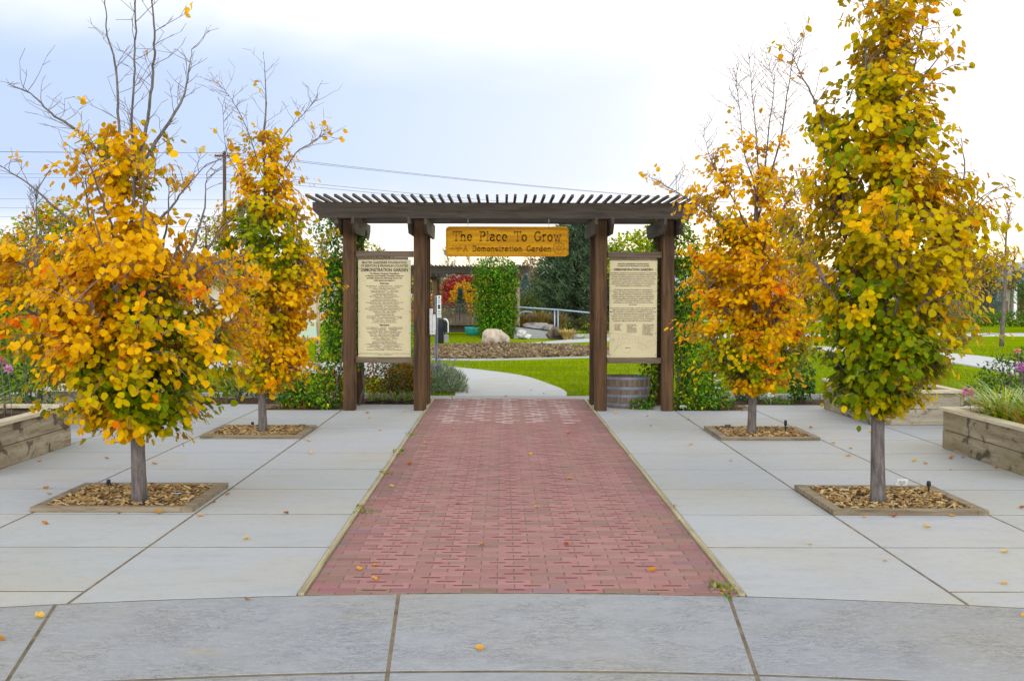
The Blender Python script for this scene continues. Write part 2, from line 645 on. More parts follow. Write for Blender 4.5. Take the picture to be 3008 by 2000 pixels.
M['cap'] = wood('planter_cap', (206, 194, 168), (184, 170, 140), 'Y', (130, 112, 84), 0.15, gscale=.7)
M['frame'] = wood('frame_board', (140, 126, 102), (108, 94, 72), 'X', (70, 58, 42), 0.2)
M['signwood'] = wood('varnished_cedar', (190, 138, 0), (160, 106, 0), 'X', (112, 66, 2), gscale=.8, bs=.25, knots=.3)
M['carve'] = plain('carved_letter', (136, 92, 6), 0.8, var=.2)
M['board'] = plain('cream_panel', (194, 181, 141), 0.6, var=.05, scale=6)
M['print'] = plain('printed_letter', (74, 62, 52), 0.7, var=.1)
M['line'] = plain('printed_line', (150, 142, 118), 0.7, var=.1)
M['screw'] = plain('screw_head', (90, 84, 72), 0.5, 0.6)
M['steel'] = plain('galvanised_steel', (158, 164, 170), 0.45, 0.7, var=.1)
M['hoop'] = plain('barrel_hoop', (132, 136, 150), 0.6, 0.35, var=.2)
M['blue_steel'] = plain('painted_handrail', (146, 160, 182), 0.4, 0.2, var=.08)
M['white'] = plain('white_plastic', (232, 232, 228), 0.5, var=.05)
M['black'] = plain('black_plastic', (26, 27, 29), 0.5, var=.15)
M['stave'] = wood('oak_stave', (140, 124, 104), (104, 90, 74), 'Z', (60, 46, 34))
M['bark'] = bark('grey_bark', (112, 103, 97), (80, 73, 69))
M['twig'] = plain('twig', (112, 94, 92), 0.8, var=.2)
M['dbark'] = bark('brown_bark', (84, 70, 60), (62, 50, 42))
M['leaf'] = leaf_mat('autumn_leaf', 0.42, .5, .035)
M['green'] = leaf_mat('green_leaf', 0.34, .5, .05)
M['needle'] = leaf_mat('pine_needle', 0.12, .6, .05)
M['grass'] = leaf_mat('grass_blade', 0.4, .6, .015)
M['petal'] = leaf_mat('petal', 0.3, .6, .03)
M['lawn'] = lawn_mat()
M['soil'] = soil_mat('dark_soil', (86, 66, 46), (58, 44, 32))
M['mulchbase'] = soil_mat('bark_mulch', (146, 112, 62), (92, 66, 36), 30)
M['islandmulch'] = soil_mat('wood_mulch', (150, 128, 92), (84, 66, 46), 6)
M['chip'] = tinted('wood_chip', 0.9, 50, .3)
M['rock'] = tinted('boulder', 0.9, 9, .5, .6, .03)
M['wallc'] = plain('wall_concrete', (150, 150, 148), 0.9, var=.15, scale=3)
M['roof'] = plain('shingle_roof', (112, 86, 70), 0.9, var=.25, scale=8)
M['roofg'] = plain('grey_roof', (120, 122, 126), 0.9, var=.2, scale=8)
M['wall'] = plain('house_wall', (188, 176, 156), 0.9, var=.08, scale=2)
M['glass'] = plain('window_glass', (60, 70, 80), 0.15, var=.1, spec=.6)
M['pole'] = plain('creosote_pole', (70, 54, 44), 0.9, var=.25)
M['wire'] = plain('cable', (58, 60, 70), 0.7)
M['hill'] = plain('hazed_dry_hill', (158, 150, 156), 1.0, var=.08, scale=.01)  # slight distance haze is mixed into the ridge colour
M['teal'] = plain('teal_glaze', (30, 130, 122), 0.35, var=.1)
M['deck'] = wood('deck_wood', (112, 100, 90), (88, 76, 68), 'Z', (50, 42, 36))
M['palewood'] = wood('pale_post', (172, 150, 112), (140, 118, 84), 'Z', (90, 72, 48))
M['greenboard'] = plain('pale_green_board', (206, 222, 208), 0.5, var=.05)

# ------------------------------------------------------------------ setting
rnd = random.Random(7)
CX, CY, RO, RI = 0.05, -5.32, 12.0, 10.6


def arc_y(x, r=RO):
    return CY + math.sqrt(max(r * r - (x - CX) ** 2, 0))


mb = MB()
mb.add([(-3000, -60, -.03), (3000, -60, -.03), (3000, 6000, -.03), (-3000, 6000, -.03)], [(0, 1, 2, 3)])
struct(mb.build('lawn', M['lawn']))

mb = MB()
mb.add([(-9.8, 2.0, -.0022), (9.9, 2.0, -.0022), (9.9, 18.46, -.0022), (-9.8, 18.46, -.0022)], [(0, 1, 2, 3)])
struct(mb.build('paving_base', M['joint']))

# concrete slabs of the forecourt
rows = [6.72 + 1.2 * k for k in range(-3, 10)]
rows[-1] = 17.50
rows.append(18.44)
left = [-1.135, -2.33, -3.57, -4.79, -6.0, -7.2, -8.4, -9.6]
right = [1.355, 2.51, 3.70, 4.90, 6.1, 7.3, 8.5, 9.7]
mb = MB()
for side, cols in ((-1, left), (1, right)):
    for ci in range(len(cols) - 1):
        xa, xb = sorted((cols[ci], cols[ci + 1]))
        jl = 0.010
        xa, xb = xa + jl, xb - jl
        if ci == 0:
            if side < 0: xb += jl - .002
            else: xa -= jl - .002
        rr = rows if ci > 0 else [rows[0] - 99] + [y for y in rows if y > 7.5]
        for ri in range(len(rr) - 1):
            y0, y1 = rr[ri], rr[ri + 1]
            lo = min(arc_y(xa), arc_y(xb)) + 0.012
            if y1 < lo + 0.02: continue
            if y0 > 17.4 and ci == 1: continue                      # planting pockets beside the gate
            g = 0.0155
            if y0 < max(arc_y(xa), arc_y(xb)) + 0.02:
                n = 8
                poly = [(xa + (xb - xa) * k / n, max(y0, arc_y(xa + (xb - xa) * k / n) + 0.014)) for k in range(n + 1)]
                poly += [(xb, y1 - g), (xa, y1 - g)]
            else:
                poly = [(xa, y0 + g), (xb, y0 + g), (xb, y1 - g), (xa, y1 - g)]
            v = rnd.uniform(0.965, 1.035)
            mb.col = (v * rnd.uniform(.99, 1.01), v, v * rnd.uniform(.97, 1.02))
            mb.slab(poly, -.05, 0.0, 0.002)
struct(mb.build('paving', M['slab'], tint=True))

# curved plaza bands in front
mb = MB()
for (r0, r1) in ((RI + .016, RO - .012), (7.5, RI - .018)):
    for k in range(-9, 10):
        a0, a1 = 0.1006 + 0.1526 * k, 0.1006 + 0.1526 * (k + 1)
        ga = 0.010 / r1
        n = 6
        ang = [a0 + ga + (a1 - a0 - 2 * ga) * i / n for i in range(n + 1)]
        poly = [(CX + r0 * math.sin(a), CY + r0 * math.cos(a)) for a in ang]
        poly += [(CX + r1 * math.sin(a), CY + r1 * math.cos(a)) for a in ang[::-1]]
        v = rnd.uniform(0.96, 1.03)
        mb.col = (v, v, v)
        mb.slab(poly, -.05, 0.0, 0.002)
struct(mb.build('plaza', M['rough'], tint=True))

# brick path: every paver modelled, some with an engraved line
mb = MB()
ink, pale = MB(), MB()
bp = [(157, 117, 111), (153, 113, 107), (149, 113, 105), (154, 112, 106), (160, 120, 114), (151, 116, 108), (142, 112, 103), (162, 121, 116)]
X0, X1 = -1.085, 1.305
for r in range(0, 130):
    y0 = 6.50 + 0.1 * r
    y1 = y0 + 0.0945
    off = (r % 2) * 0.1
    i = -1
    zig = [1, 0, 1, 2][r % 4]
    centers = [-0.8275 + 0.4 * c + 0.1 * zig for c in range(5)]
    while True:
        xa = X0 - 0.14 + off + 0.2 * i
        i += 1
        if xa > X1: break
        xb = xa + 0.195
        xm = (xa + xb) / 2
        a, b = max(xa, X0), min(xb, X1)
        if b - a < 0.02: continue
        ya = max(y0, arc_y(xm) + 0.008)
        if y1 - ya < 0.02: continue
        hit = min(abs(xm - c) for c in centers) < 0.06 and a == xa and b == xb and r > 1
        c = rnd.choice(bp)
        if hit: c = rnd.choice(((166, 121, 117), (162, 118, 113), (159, 114, 110)))
        if abs(xm - .1) > 1.0 or y0 < 6.75: c = tuple(int(q * rnd.uniform(.88, .98)) for q in c)
        kk = rnd.uniform(.94, 1.05)
        mb.col = tuple(q * kk for q in lin(*c))
        dz = rnd.uniform(-.0022, .0012)
        mb.slab([(a, ya), (b, ya), (b, y1), (a, y1)], -.05, dz + .001, 0.0025)
        if hit:
            ym = (y0 + y1) / 2 + rnd.uniform(-.006, .006)
            z = dz + .003
            if y0 < 15.65:
                if rnd.random() < .06: continue
                L = rnd.uniform(.085, .12)
                x = xm - L / 2
                while x < xm + L / 2:
                    lw = rnd.choice((.010, .012, .016, .020))
                    ink.add([(x, ym - .0075, z), (x + lw, ym - .0075, z), (x + lw, ym + .0075, z), (x, ym + .0075, z)], [(0, 1, 2, 3)])
                    x += lw + rnd.choice((.001, .0015, .002))
            elif rnd.random() < .72:
                L, h = rnd.uniform(.11, .15), rnd.uniform(.020, .034)
                pale.add([(xm - L / 2, ym - h, z), (xm + L / 2, ym - h, z), (xm + L / 2, ym + h, z), (xm - L / 2, ym + h, z)], [(0, 1, 2, 3)])
bpath = struct(mb.build('brick_path', M['brick'], tint=True))
ink.build('engraving', M['ink'], bpath)
pale.build('pale_inlay', M['inlay'], bpath)
mb = MB()
n = 26
for xe in ((-1.124, -1.092), (1.312, 1.344)):
    y = arc_y(xe[0]) + .01
    while y < 19.4:
        L = min(rnd.uniform(2.2, 3.1), 19.42 - y)
        jx = rnd.uniform(-.003, .003)
        mb.slab([(xe[0] + jx, y), (xe[1] + jx, y), (xe[1] + jx, y + L - .012), (xe[0] + jx, y + L - .012)], -.05, 0.012, .008)
        y += L
struct(mb.build('path_edging', M['edge']))

# threshold and the winding garden path
mb = MB()
mb.col = (.90, .90, .86)
mb.slab([(-1.3, 19.47), (1.5, 19.47), (1.5, 20.12), (-1.3, 20.12)], -.05, -.004, .006)
Rb = smooth_line([(1.06, 20.14, 0), (1.12, 21.0, 0), (1.06, 21.9, 0), (.92, 22.8, 0), (.58, 24.8, 0), (.12, 26.2, 0), (-.86, 28.0, 0), (-1.9, 29.2, 0), (-4.0, 30.4, 0), (-8, 31.2, 0)], 4)
Lb = smooth_line([(-.80, 20.14, 0), (-.82, 20.8, 0), (-.9, 21.5, 0), (-1.1, 22.3, 0), (-1.5, 23.2, 0), (-2.0, 24.0, 0), (-2.8, 25.0, 0), (-3.8, 25.9, 0), (-5.4, 26.8, 0), (-8.4, 27.6, 0)], 4)
for i in range(len(Rb) - 1):
    v = rnd.uniform(1.12, 1.20)
    mb.col = (v, v, v * .97)
    q = [Lb[i], Rb[i], Rb[i + 1], Lb[i + 1]]
    mb.slab([(p.x, p.y) for p in q], -.05, -.006, .004)
struct(mb.build('garden_path', M['slab'], tint=True))
mb = MB()
mb.col = (1.25, 1.25, 1.25)
far_r = smooth_line([(-.2, 41.3, 0), (1.5, 42.8, 0), (3.3, 45.0, 0), (7.0, 48.5, 0), (13, 51.5, 0), (26, 53, 0)], 4)
far_l = smooth_line([(-.2, 41.9, 0), (1.5, 44.2, 0), (3.3, 47.8, 0), (7.0, 52.0, 0), (13, 55.0, 0), (26, 56.5, 0)], 4)
for i in range(len(far_r) - 1):
    mb.slab([(p.x, p.y) for p in (far_r[i], far_r[i + 1], far_l[i + 1], far_l[i])], -.05, .004, .004)
far_r = smooth_line([(11.0, 20, 0), (11.2, 26, 0), (11.5, 31, 0), (11.0, 35.5, 0), (8.5, 40, 0)], 4)
far_l = smooth_line([(13.6, 20, 0), (13.3, 26, 0), (13.3, 31, 0), (13.4, 35.5, 0), (10.5, 41, 0)], 4)
for i in range(len(far_r) - 1):
    mb.slab([(p.x, p.y) for p in (far_r[i], far_l[i], far_l[i + 1], far_r[i + 1])], -.05, .004, .004)
far_r = [(-30, 62, 0), (30, 62, 0)]
mb.slab([(14, 84), (60, 84), (60, 85.5), (14, 85.5)], -.05, .004, .004)
struct(mb.build('far_path', M['slab'], tint=True))

# planting beds behind the paving and their kerb
mb = MB()
for poly in ([(-9.6, 18.46), (-1.34, 18.46), (-1.34, 19.56), (-9.6, 19.56)], [(1.56, 18.46), (9.7, 18.46), (9.7, 19.56), (1.56, 19.56)],
             [(-3.56, 17.44), (-2.34, 17.44), (-2.34, 18.47), (-3.56, 18.47)], [(2.52, 17.36), (3.69, 17.36), (3.69, 18.47), (2.52, 18.47)]):
    nx, ny = max(4, int((poly[1][0] - poly[0][0]) * 5)), 6
    vs, fs = [], []
    for j in range(ny + 1):
        for i in range(nx + 1):
            x = poly[0][0] + (poly[1][0] - poly[0][0]) * i / nx
            y = poly[0][1] + (poly[2][1] - poly[0][1]) * j / ny
            edge = i in (0, nx) or j in (0, ny)
            vs.append((x, y, -.018 + (0 if edge else rnd.uniform(.01, .05))))
    for j in range(ny):
        for i in range(nx):
            a = j * (nx + 1) + i
            fs.append((a, a + 1, a + nx + 2, a + nx + 1))
    mb.add(vs, fs)
struct(mb.build('soil', M['soil'], smooth=True))
mb = MB()
x = -9.6
while x < 9.6:
    L = rnd.uniform(1.8, 2.4)
    if not (-2.9 < x < 1.4):
        mb.box(x, x + L - .01, 19.57, 19.68, -.05, .075 + rnd.uniform(-.004, .004))
    x += L
struct(mb.build('kerb', M['wallc'], bevel=.008))

# wood mulch island on the lawn with a mowing strip round it
vs, fs, cs = [], [], []
nr, na = 26, 150
icx, icy, irx, iry = .15, 36.2, 3.15, 4.6
for j in range(nr + 1):
    for i in range(na):
        a = 2 * math.pi * i / na
        rr = j / nr
        k = 1 + .10 * math.sin(2 * a + .8) + .06 * math.sin(3 * a + 2)
        x, y = icx + irx * k * rr * math.cos(a), icy + iry * k * rr * math.sin(a)
        z = .12 * (1 - rr ** 2) + (rnd.uniform(-.035, .06) + (.10 if rnd.random() < .05 else 0) if 0 < rr < .97 else 0) + .05 * math.sin(x * 3.1 + y * 2.3) * (1 - rr)
        vs.append((x, y, z))
for j in range(nr):
    for i in range(na):
        i2 = (i + 1) % na
        fs.append((j * na + i, j * na + i2, (j + 1) * na + i2, (j + 1) * na + i))
mb = MB().add(vs, fs)
struct(mb.build('mulch_ground', M['islandmulch'], smooth=True))
nrg = np.random.default_rng(17)
mc = MB()
ip = pal([(140, 120, 88), (118, 96, 68), (96, 76, 54), (166, 148, 116), (76, 60, 44), (124, 124, 70)])
for k in range(7500):
    a, rr = nrg.uniform(0, 6.283), math.sqrt(nrg.uniform(0, .96))
    kk = 1 + .10 * math.sin(2 * a + .8) + .06 * math.sin(3 * a + 2)
    px, py = icx + irx * kk * rr * math.cos(a), icy + iry * kk * rr * math.sin(a)
    pz = .12 * (1 - rr ** 2) + .02 + nrg.uniform(-.01, .05)
    ax = Vector((nrg.normal(), nrg.normal(), nrg.normal(0, .35))).normalized()
    ay = ax.cross(Vector((nrg.normal(0, .3), nrg.normal(0, .3), 1))).normalized()
    mc.col = tuple(ip[nrg.choice(6, p=[.26, .26, .2, .12, .1, .06])] * nrg.uniform(.8, 1.15))
    mc.obox((px, py, pz), ax, ay, ax.cross(ay), nrg.uniform(.025, .075), nrg.uniform(.010, .026), nrg.uniform(.004, .014))
tag(mc.build('wood_mulch', M['chip'], tint=True), 'brown wood chips heaped on the mulch island in the lawn', 'mulch', kind='stuff')
mb = MB()
ring = []
for i in range(na + 1):
    a = 2 * math.pi * i / na
    k = 1 + .10 * math.sin(2 * a + .8) + .06 * math.sin(3 * a + 2)
    ring.append([(icx + (irx * k + o) * math.cos(a), icy + (iry * k + o) * math.sin(a)) for o in (.02, .16)])
for i in range(na):
    mb.slab([ring[i][0], ring[i][1], ring[i + 1][1], ring[i + 1][0]], -.05, .012, .004)
struct(mb.build('mowing_strip_path', M['slab'], tint=True))

# dry ridge far away
mb = MB()
vs, fs = [], []
nn = 120
for i in range(nn + 1):
    x = -1800 + 3600 * i / nn
    h = 26 + 34 / (1 + math.exp(-(x - 250) / 220)) + 5 * math.sin(x * .006 + 1) + 2.5 * math.sin(x * .021)
    for (y, z) in ((1500, -1), (1560, h * .45), (1640, h * .8), (1760, h), (2300, h * .3)):
        vs.append((x, y + 40 * math.sin(x * .013), z))
for i in range(nn):
    for j in range(4):
        a = i * 5 + j
        fs.append((a, a + 5, a + 6, a + 1))
mb.add(vs, fs)
struct(mb.build('hills', M['hill'], smooth=True))

# grass blades on the nearer lawn
rng = np.random.default_rng(3)


def in_poly(px, py, poly):
    poly = np.array(poly)
    inside = np.zeros(len(px), bool)
    j = len(poly) - 1
    for i in range(len(poly)):
        xi, yi = poly[i]
        xj, yj = poly[j]
        c = ((yi > py) != (yj > py)) & (px < (xj - xi) * (py - yi) / (yj - yi + 1e-9) + xi)
        inside ^= c
        j = i
    return inside


n = 190000
yy = 19.7 + (rng.random(n) ** 1.6) * 32
xx = (rng.random(n) * 2 - 1) * (yy * .46) + .3
pp = [(p.x, p.y) for p in Lb] + [(p.x, p.y) for p in Rb[::-1]]
keep = ~in_poly(xx, yy, pp)
keep &= ((xx - icx) / (irx * 1.1 + .1)) ** 2 + ((yy - icy) / (iry * 1.1 + .1)) ** 2 > 1
keep &= ~((xx > -1.35) & (xx < 1.55) & (yy < 20.16))
keep &= ~((xx > 10.8) & (xx < 13.7) & (yy < 41))
keep &= ~((yy > 41) & (yy < 54) & (xx > -.5))
xx, yy = xx[keep], yy[keep]
n = len(xx)
P = np.stack([xx, yy, np.full(n, -.03)], 1)
D = np.stack([rng.normal(0, .45, n), rng.normal(0, .45, n), np.ones(n)], 1)
N = rng.normal(size=(n, 3)) * [1, 1, .1]
gp = pal([(112, 134, 2), (126, 146, 3), (144, 158, 8), (98, 124, 2), (158, 162, 34)])
C = pick(rng, gp, n, (3, 4, 3, 2, .6))
bt = (np.array([(-.09, 0, 0), (.09, 0, 0), (0, 1, .12)], dtype=np.float32), [(0, 1, 2)])
tag(leaf_mesh('grass', P, D, N, rng.uniform(.04, .075, n) * (1 + (yy - 20) * .012), C, bt, M['grass'], rng=rng),
    'bright green mown grass on the lawn behind the gate', 'grass', kind='stuff')

# ------------------------------------------------------------------ street trees on the forecourt
TRUNK_R = {'A': .060, 'B': .052, 'C': .054, 'D': .060}
TREES = {
 'A': dict(trunk=[(0.0, 0.0), (-0.02, 0.58), (-0.07, 1.25), (-0.06, 1.8), (-0.08, 2.08)],
  limbs=[[(-0.08, 2.07), (-0.14, 2.34), (-0.17, 2.68), (-0.22, 3.05), (-0.27, 3.49), (-0.36, 3.76), (-0.4, 4.03), (-.47, 4.5)], [(-0.07, 2.07), (-0.01, 2.37), (0.03, 2.68), (0.02, 2.95), (0.07, 3.29), (0.11, 3.69), (0.14, 4.07), (.2, 4.6)], [(0.03, 2.78), (0.11, 3.05), (0.17, 3.36), (0.2, 3.66), (0.19, 4.0), (.22, 4.4)], [(0.04, 2.68), (0.21, 3.02), (0.3, 3.22), (0.34, 3.46), (0.35, 3.63)], [(-0.14, 2.47), (-0.29, 2.74), (-0.5, 2.95), (-0.7, 3.08), (-0.87, 3.24), (-1.06, 3.32)], [(-0.09, 1.59), (-0.28, 1.86), (-0.4, 2.13), (-0.62, 2.34), (-0.8, 2.51), (-1.06, 2.68)], [(-0.04, 1.32), (0.23, 1.73), (0.42, 2.03), (0.52, 2.34), (0.54, 2.61)], [(-0.05, 1.59), (0.37, 1.86), (0.57, 2.1), (0.71, 2.29)], [(-0.07, 1.25), (-0.45, 1.63), (-0.75, 1.86), (-1.06, 1.97), (-1.19, 2.03)], [(-0.07, 1.19), (-0.55, 1.39), (-0.85, 1.59), (-1.13, 1.63)], [(-0.06, 1.25), (0.37, 1.46), (0.64, 1.63), (0.74, 1.73)], [(-0.05, 0.91), (0.3, 1.08), (0.54, 1.25)], [(-0.05, 0.91), (-0.38, 1.05), (-0.65, 1.19)]],
  env=[(0.56, -0.28, 0.3), (0.74, -0.62, 0.47), (0.98, -0.85, 0.6), (1.25, -0.99, 0.71), (1.52, -1.13, 0.76), (1.73, -1.16, 0.74), (1.93, -0.99, 0.64), (2.12, -0.75, 0.47), (2.24, -0.42, 0.26), (2.44, -0.38, 0.14), (2.68, -0.46, 0.17), (2.88, -0.42, 0.17), (3.02, -0.30, 0.16)],
  dens=[(.5, .8), (.8, 1), (1.85, 1), (2.05, .62), (2.3, .36), (2.9, .36), (3.1, .22)], bare=2.4),
 'B': dict(trunk=[(0.0, 0.0), (-0.01, 0.54), (0.0, 1.05), (0.03, 1.82), (0.04, 2.58), (0.03, 3.09), (0.01, 3.45), (0.05, 3.86), (0.04, 4.37)],
  limbs=[[(0.01, 3.09), (-0.2, 3.66), (-0.36, 3.96), (-0.51, 4.14)], [(0.03, 2.99), (0.2, 3.45), (0.46, 3.78), (0.64, 3.99)], [(0.03, 2.69), (0.41, 3.25), (0.64, 3.4), (0.78, 3.48)], [(0.02, 2.58), (-0.2, 2.99), (-0.41, 3.35), (-0.45, 3.86)], [(0.0, 1.05), (-0.31, 1.56), (-0.48, 1.97), (-0.52, 2.58)], [(0.0, 1.05), (0.41, 1.56), (0.71, 1.97), (0.77, 2.28)], [(0.0, 0.75), (-0.2, 0.95), (-0.33, 1.16)], [(0.0, 0.58), (0.2, 0.68), (0.41, 1.0)]],
  env=[(0.52, -0.13, 0.2), (0.7, -0.28, 0.51), (1.05, -0.36, 0.57), (1.36, -0.43, 0.71), (1.67, -0.48, 0.81), (2.07, -0.51, 0.76), (2.38, -0.51, 0.64), (2.69, -0.46, 0.54), (2.94, -0.38, 0.50), (3.2, -0.31, 0.46), (3.45, -0.23, 0.38), (3.6, -0.15, 0.26)],
  dens=[(.5, .8), (.8, 1), (2.4, 1), (2.9, .95), (3.3, .75), (3.6, .4)], bare=3.1),
 'C': dict(trunk=[(0.0, 0.0), (0.01, 0.54), (0.03, 1.56), (0.03, 2.58), (0.03, 2.69)],
  limbs=[[(0.03, 2.69), (0.0, 2.99), (-0.13, 3.35), (-0.2, 3.86), (-0.26, 4.22)], [(0.03, 2.69), (0.06, 3.09), (0.04, 3.6), (0.0, 4.11), (-0.03, 4.57)], [(0.04, 2.69), (0.13, 3.2), (0.18, 3.71), (0.23, 4.11), (0.18, 4.37)], [(0.05, 2.58), (0.26, 3.45), (0.31, 3.91), (0.36, 4.32), (0.38, 4.57)], [(0.01, 2.28), (-0.26, 2.84), (-0.48, 3.2), (-0.61, 3.6)], [(0.0, 2.07), (-0.51, 2.58), (-0.92, 2.84), (-1.17, 2.97)], [(0.03, 2.07), (0.31, 2.69), (0.51, 2.99)], [(0.03, 1.05), (-0.41, 1.56), (-0.71, 1.97)], [(0.03, 1.16), (0.46, 1.56), (0.66, 1.97)], [(0.01, 0.7), (-0.31, 0.9), (-0.51, 1.1)], [(0.01, 0.7), (0.31, 0.9), (0.56, 1.1)]],
  env=[(0.54, -0.26, 0.26), (0.67, -0.51, 0.56), (1.05, -0.66, 0.74), (1.46, -0.74, 0.77), (1.87, -0.77, 0.69), (2.28, -0.79, 0.61), (2.58, -0.87, 0.56), (2.84, -0.71, 0.51), (3.09, -0.59, 0.48), (3.35, -0.51, 0.46), (3.5, -0.51, 0.36)],
  dens=[(.5, .8), (.8, 1), (2.1, 1), (2.5, .6), (2.9, .4), (3.3, .22), (3.6, .08)], bare=2.7),
 'D': dict(trunk=[(0.0, 0.0), (-0.01, 0.58), (0.0, 1.08), (0.01, 1.93), (0.03, 2.44), (0.02, 2.95), (0.0, 3.46), (0.02, 3.97), (0.03, 4.5)],
  limbs=[[(-0.01, 1.25), (-0.22, 1.93), (-0.34, 2.61), (-0.46, 3.12), (-0.59, 3.39), (-0.68, 3.59)], [(0.02, 2.2), (0.19, 2.78), (0.32, 3.29), (0.42, 3.66), (0.51, 4.03), (.55, 4.3)], [(0.02, 2.44), (-0.1, 3.12), (-0.17, 3.63), (-0.12, 4.0)], [(0.01, 1.76), (0.39, 2.27), (0.56, 2.68), (0.61, 2.95)], [(0.01, 1.42), (0.49, 1.93), (0.73, 2.34), (0.86, 2.68), (0.85, 2.98)], [(0.02, 0.7), (0.17, 0.81), (0.27, 0.91), (0.36, 1.08)], [(0.0, 1.08), (-0.32, 1.46), (-0.53, 1.76)], [(0.0, 1.08), (0.36, 1.39), (0.66, 1.66)], [(0.0, 1.25), (-0.36, 1.73), (-0.56, 2.07)]],
  env=[(0.76, -0.15, 0.15), (0.86, -0.36, 0.32), (1.05, -0.49, 0.49), (1.29, -0.53, 0.66), (1.52, -0.53, 0.75), (1.76, -0.56, 0.78), (2.0, -0.66, 0.88), (2.2, -0.74, 0.94), (2.44, -0.74, 0.80), (2.68, -0.70, 0.64), (2.95, -0.60, 0.56), (3.22, -0.42, 0.46), (3.46, -0.36, 0.48), (3.69, -0.28, 0.52), (3.97, -0.22, 0.54), (4.4, -0.15, 0.5)],
  dens=[(.7, .8), (.9, 1), (2.4, 1), (2.8, .85), (3.1, .62), (3.4, .42), (3.8, .3), (4.4, .26)], bare=3.0),
}
ORG = pal([(222, 154, 0), (226, 162, 0), (212, 142, 0), (230, 170, 0)])
GLD = pal([(232, 178, 0), (224, 170, 0), (238, 186, 0), (214, 160, 0)])
DORG = pal([(224, 116, 2), (216, 100, 4)])
OLV = pal([(198, 172, 0), (182, 162, 0), (208, 178, 0)])
GRN = pal([(130, 142, 2), (108, 128, 2), (152, 154, 2), (92, 114, 4)])


def leaf_colors(kind, P, C0, rng, G):
    n = len(P)
    f = 0.5 + 0.5 * wob(P, 4.2, {'A': .3, 'B': 1.9, 'C': 4.0, 'D': 2.6}[kind]) + np.repeat(rng.normal(0, .15, 1), n) * 0
    gi = np.unique(G, return_inverse=True)[1]
    tw = rng.random(gi.max() + 1)[gi]                                # leaves of one twig turn together
    f = f + (rng.normal(0, .16, gi.max() + 1)[gi]) + rng.normal(0, .05, n)
    z = P[:, 2]
    ctr = np.hypot(P[:, 0] - C0[0], P[:, 1] - C0[1])
    if kind == 'A':
        gz = .30 * np.exp(-((z - .85) / .3) ** 2) + .10 * np.exp(-((z - 1.3) / .5) ** 2) - .25 * np.clip(ctr - .35, 0, 1)
        gold = np.clip(.74 + (z - 1.9) / .8, .74, 1)
    elif kind == 'B':
        gz = .34 * np.exp(-((z - 2.35) / .45) ** 2) + .12 * np.exp(-((z - 1.0) / .5) ** 2) - .2 * np.clip(ctr - .3, 0, 1)
        gold = np.clip((z - .9) / .8, .7, 1)
    elif kind == 'C':
        gz = .32 * np.exp(-((z - .95) / .35) ** 2) - .15 * np.clip(ctr - .35, 0, 1) - .04
        gold = np.clip(.72 + (z - 2.2) / 1.2, .72, .95)
    else:
        gz = .36 * np.exp(-((z - 1.1) / .6) ** 2) + .16 * np.exp(-((z - 2.6) / .7) ** 2) - .35 * np.clip(ctr - .42, 0, 1) + .05
        gold = np.full(n, .9)
    g = gz + (f - .5) * .55
    u = np.clip(tw + rng.normal(0, .12, n), 0, 1)
    C = np.where((u < gold)[:, None], GLD[rng.integers(0, 4, n)], ORG[rng.integers(0, 4, n)])
    if kind == 'D':
        C = np.where((rng.random(gi.max() + 1)[gi] < .6)[:, None], OLV[rng.integers(0, 3, n)], C)
    C = np.where((g > .12)[:, None], OLV[rng.integers(0, 3, n)], C)
    C = np.where((g > .30)[:, None], GRN[rng.integers(0, 4, n)], C)
    if kind in 'AC':
        hot = ((rng.random(gi.max() + 1)[gi] < .08) & (rng.random(n) < .55) | (rng.random(n) < .012)) & (z < 1.9) & (g < .15)
        C = np.where(hot[:, None], DORG[rng.integers(0, 2, n)], C)
    return np.clip(C * rng.uniform(.90, 1.07, (n, 1)), 0, .92).astype(np.float32)


def interp(tab, z, k):
    return np.interp(z, [t[0] for t in tab], [t[k] for t in tab])


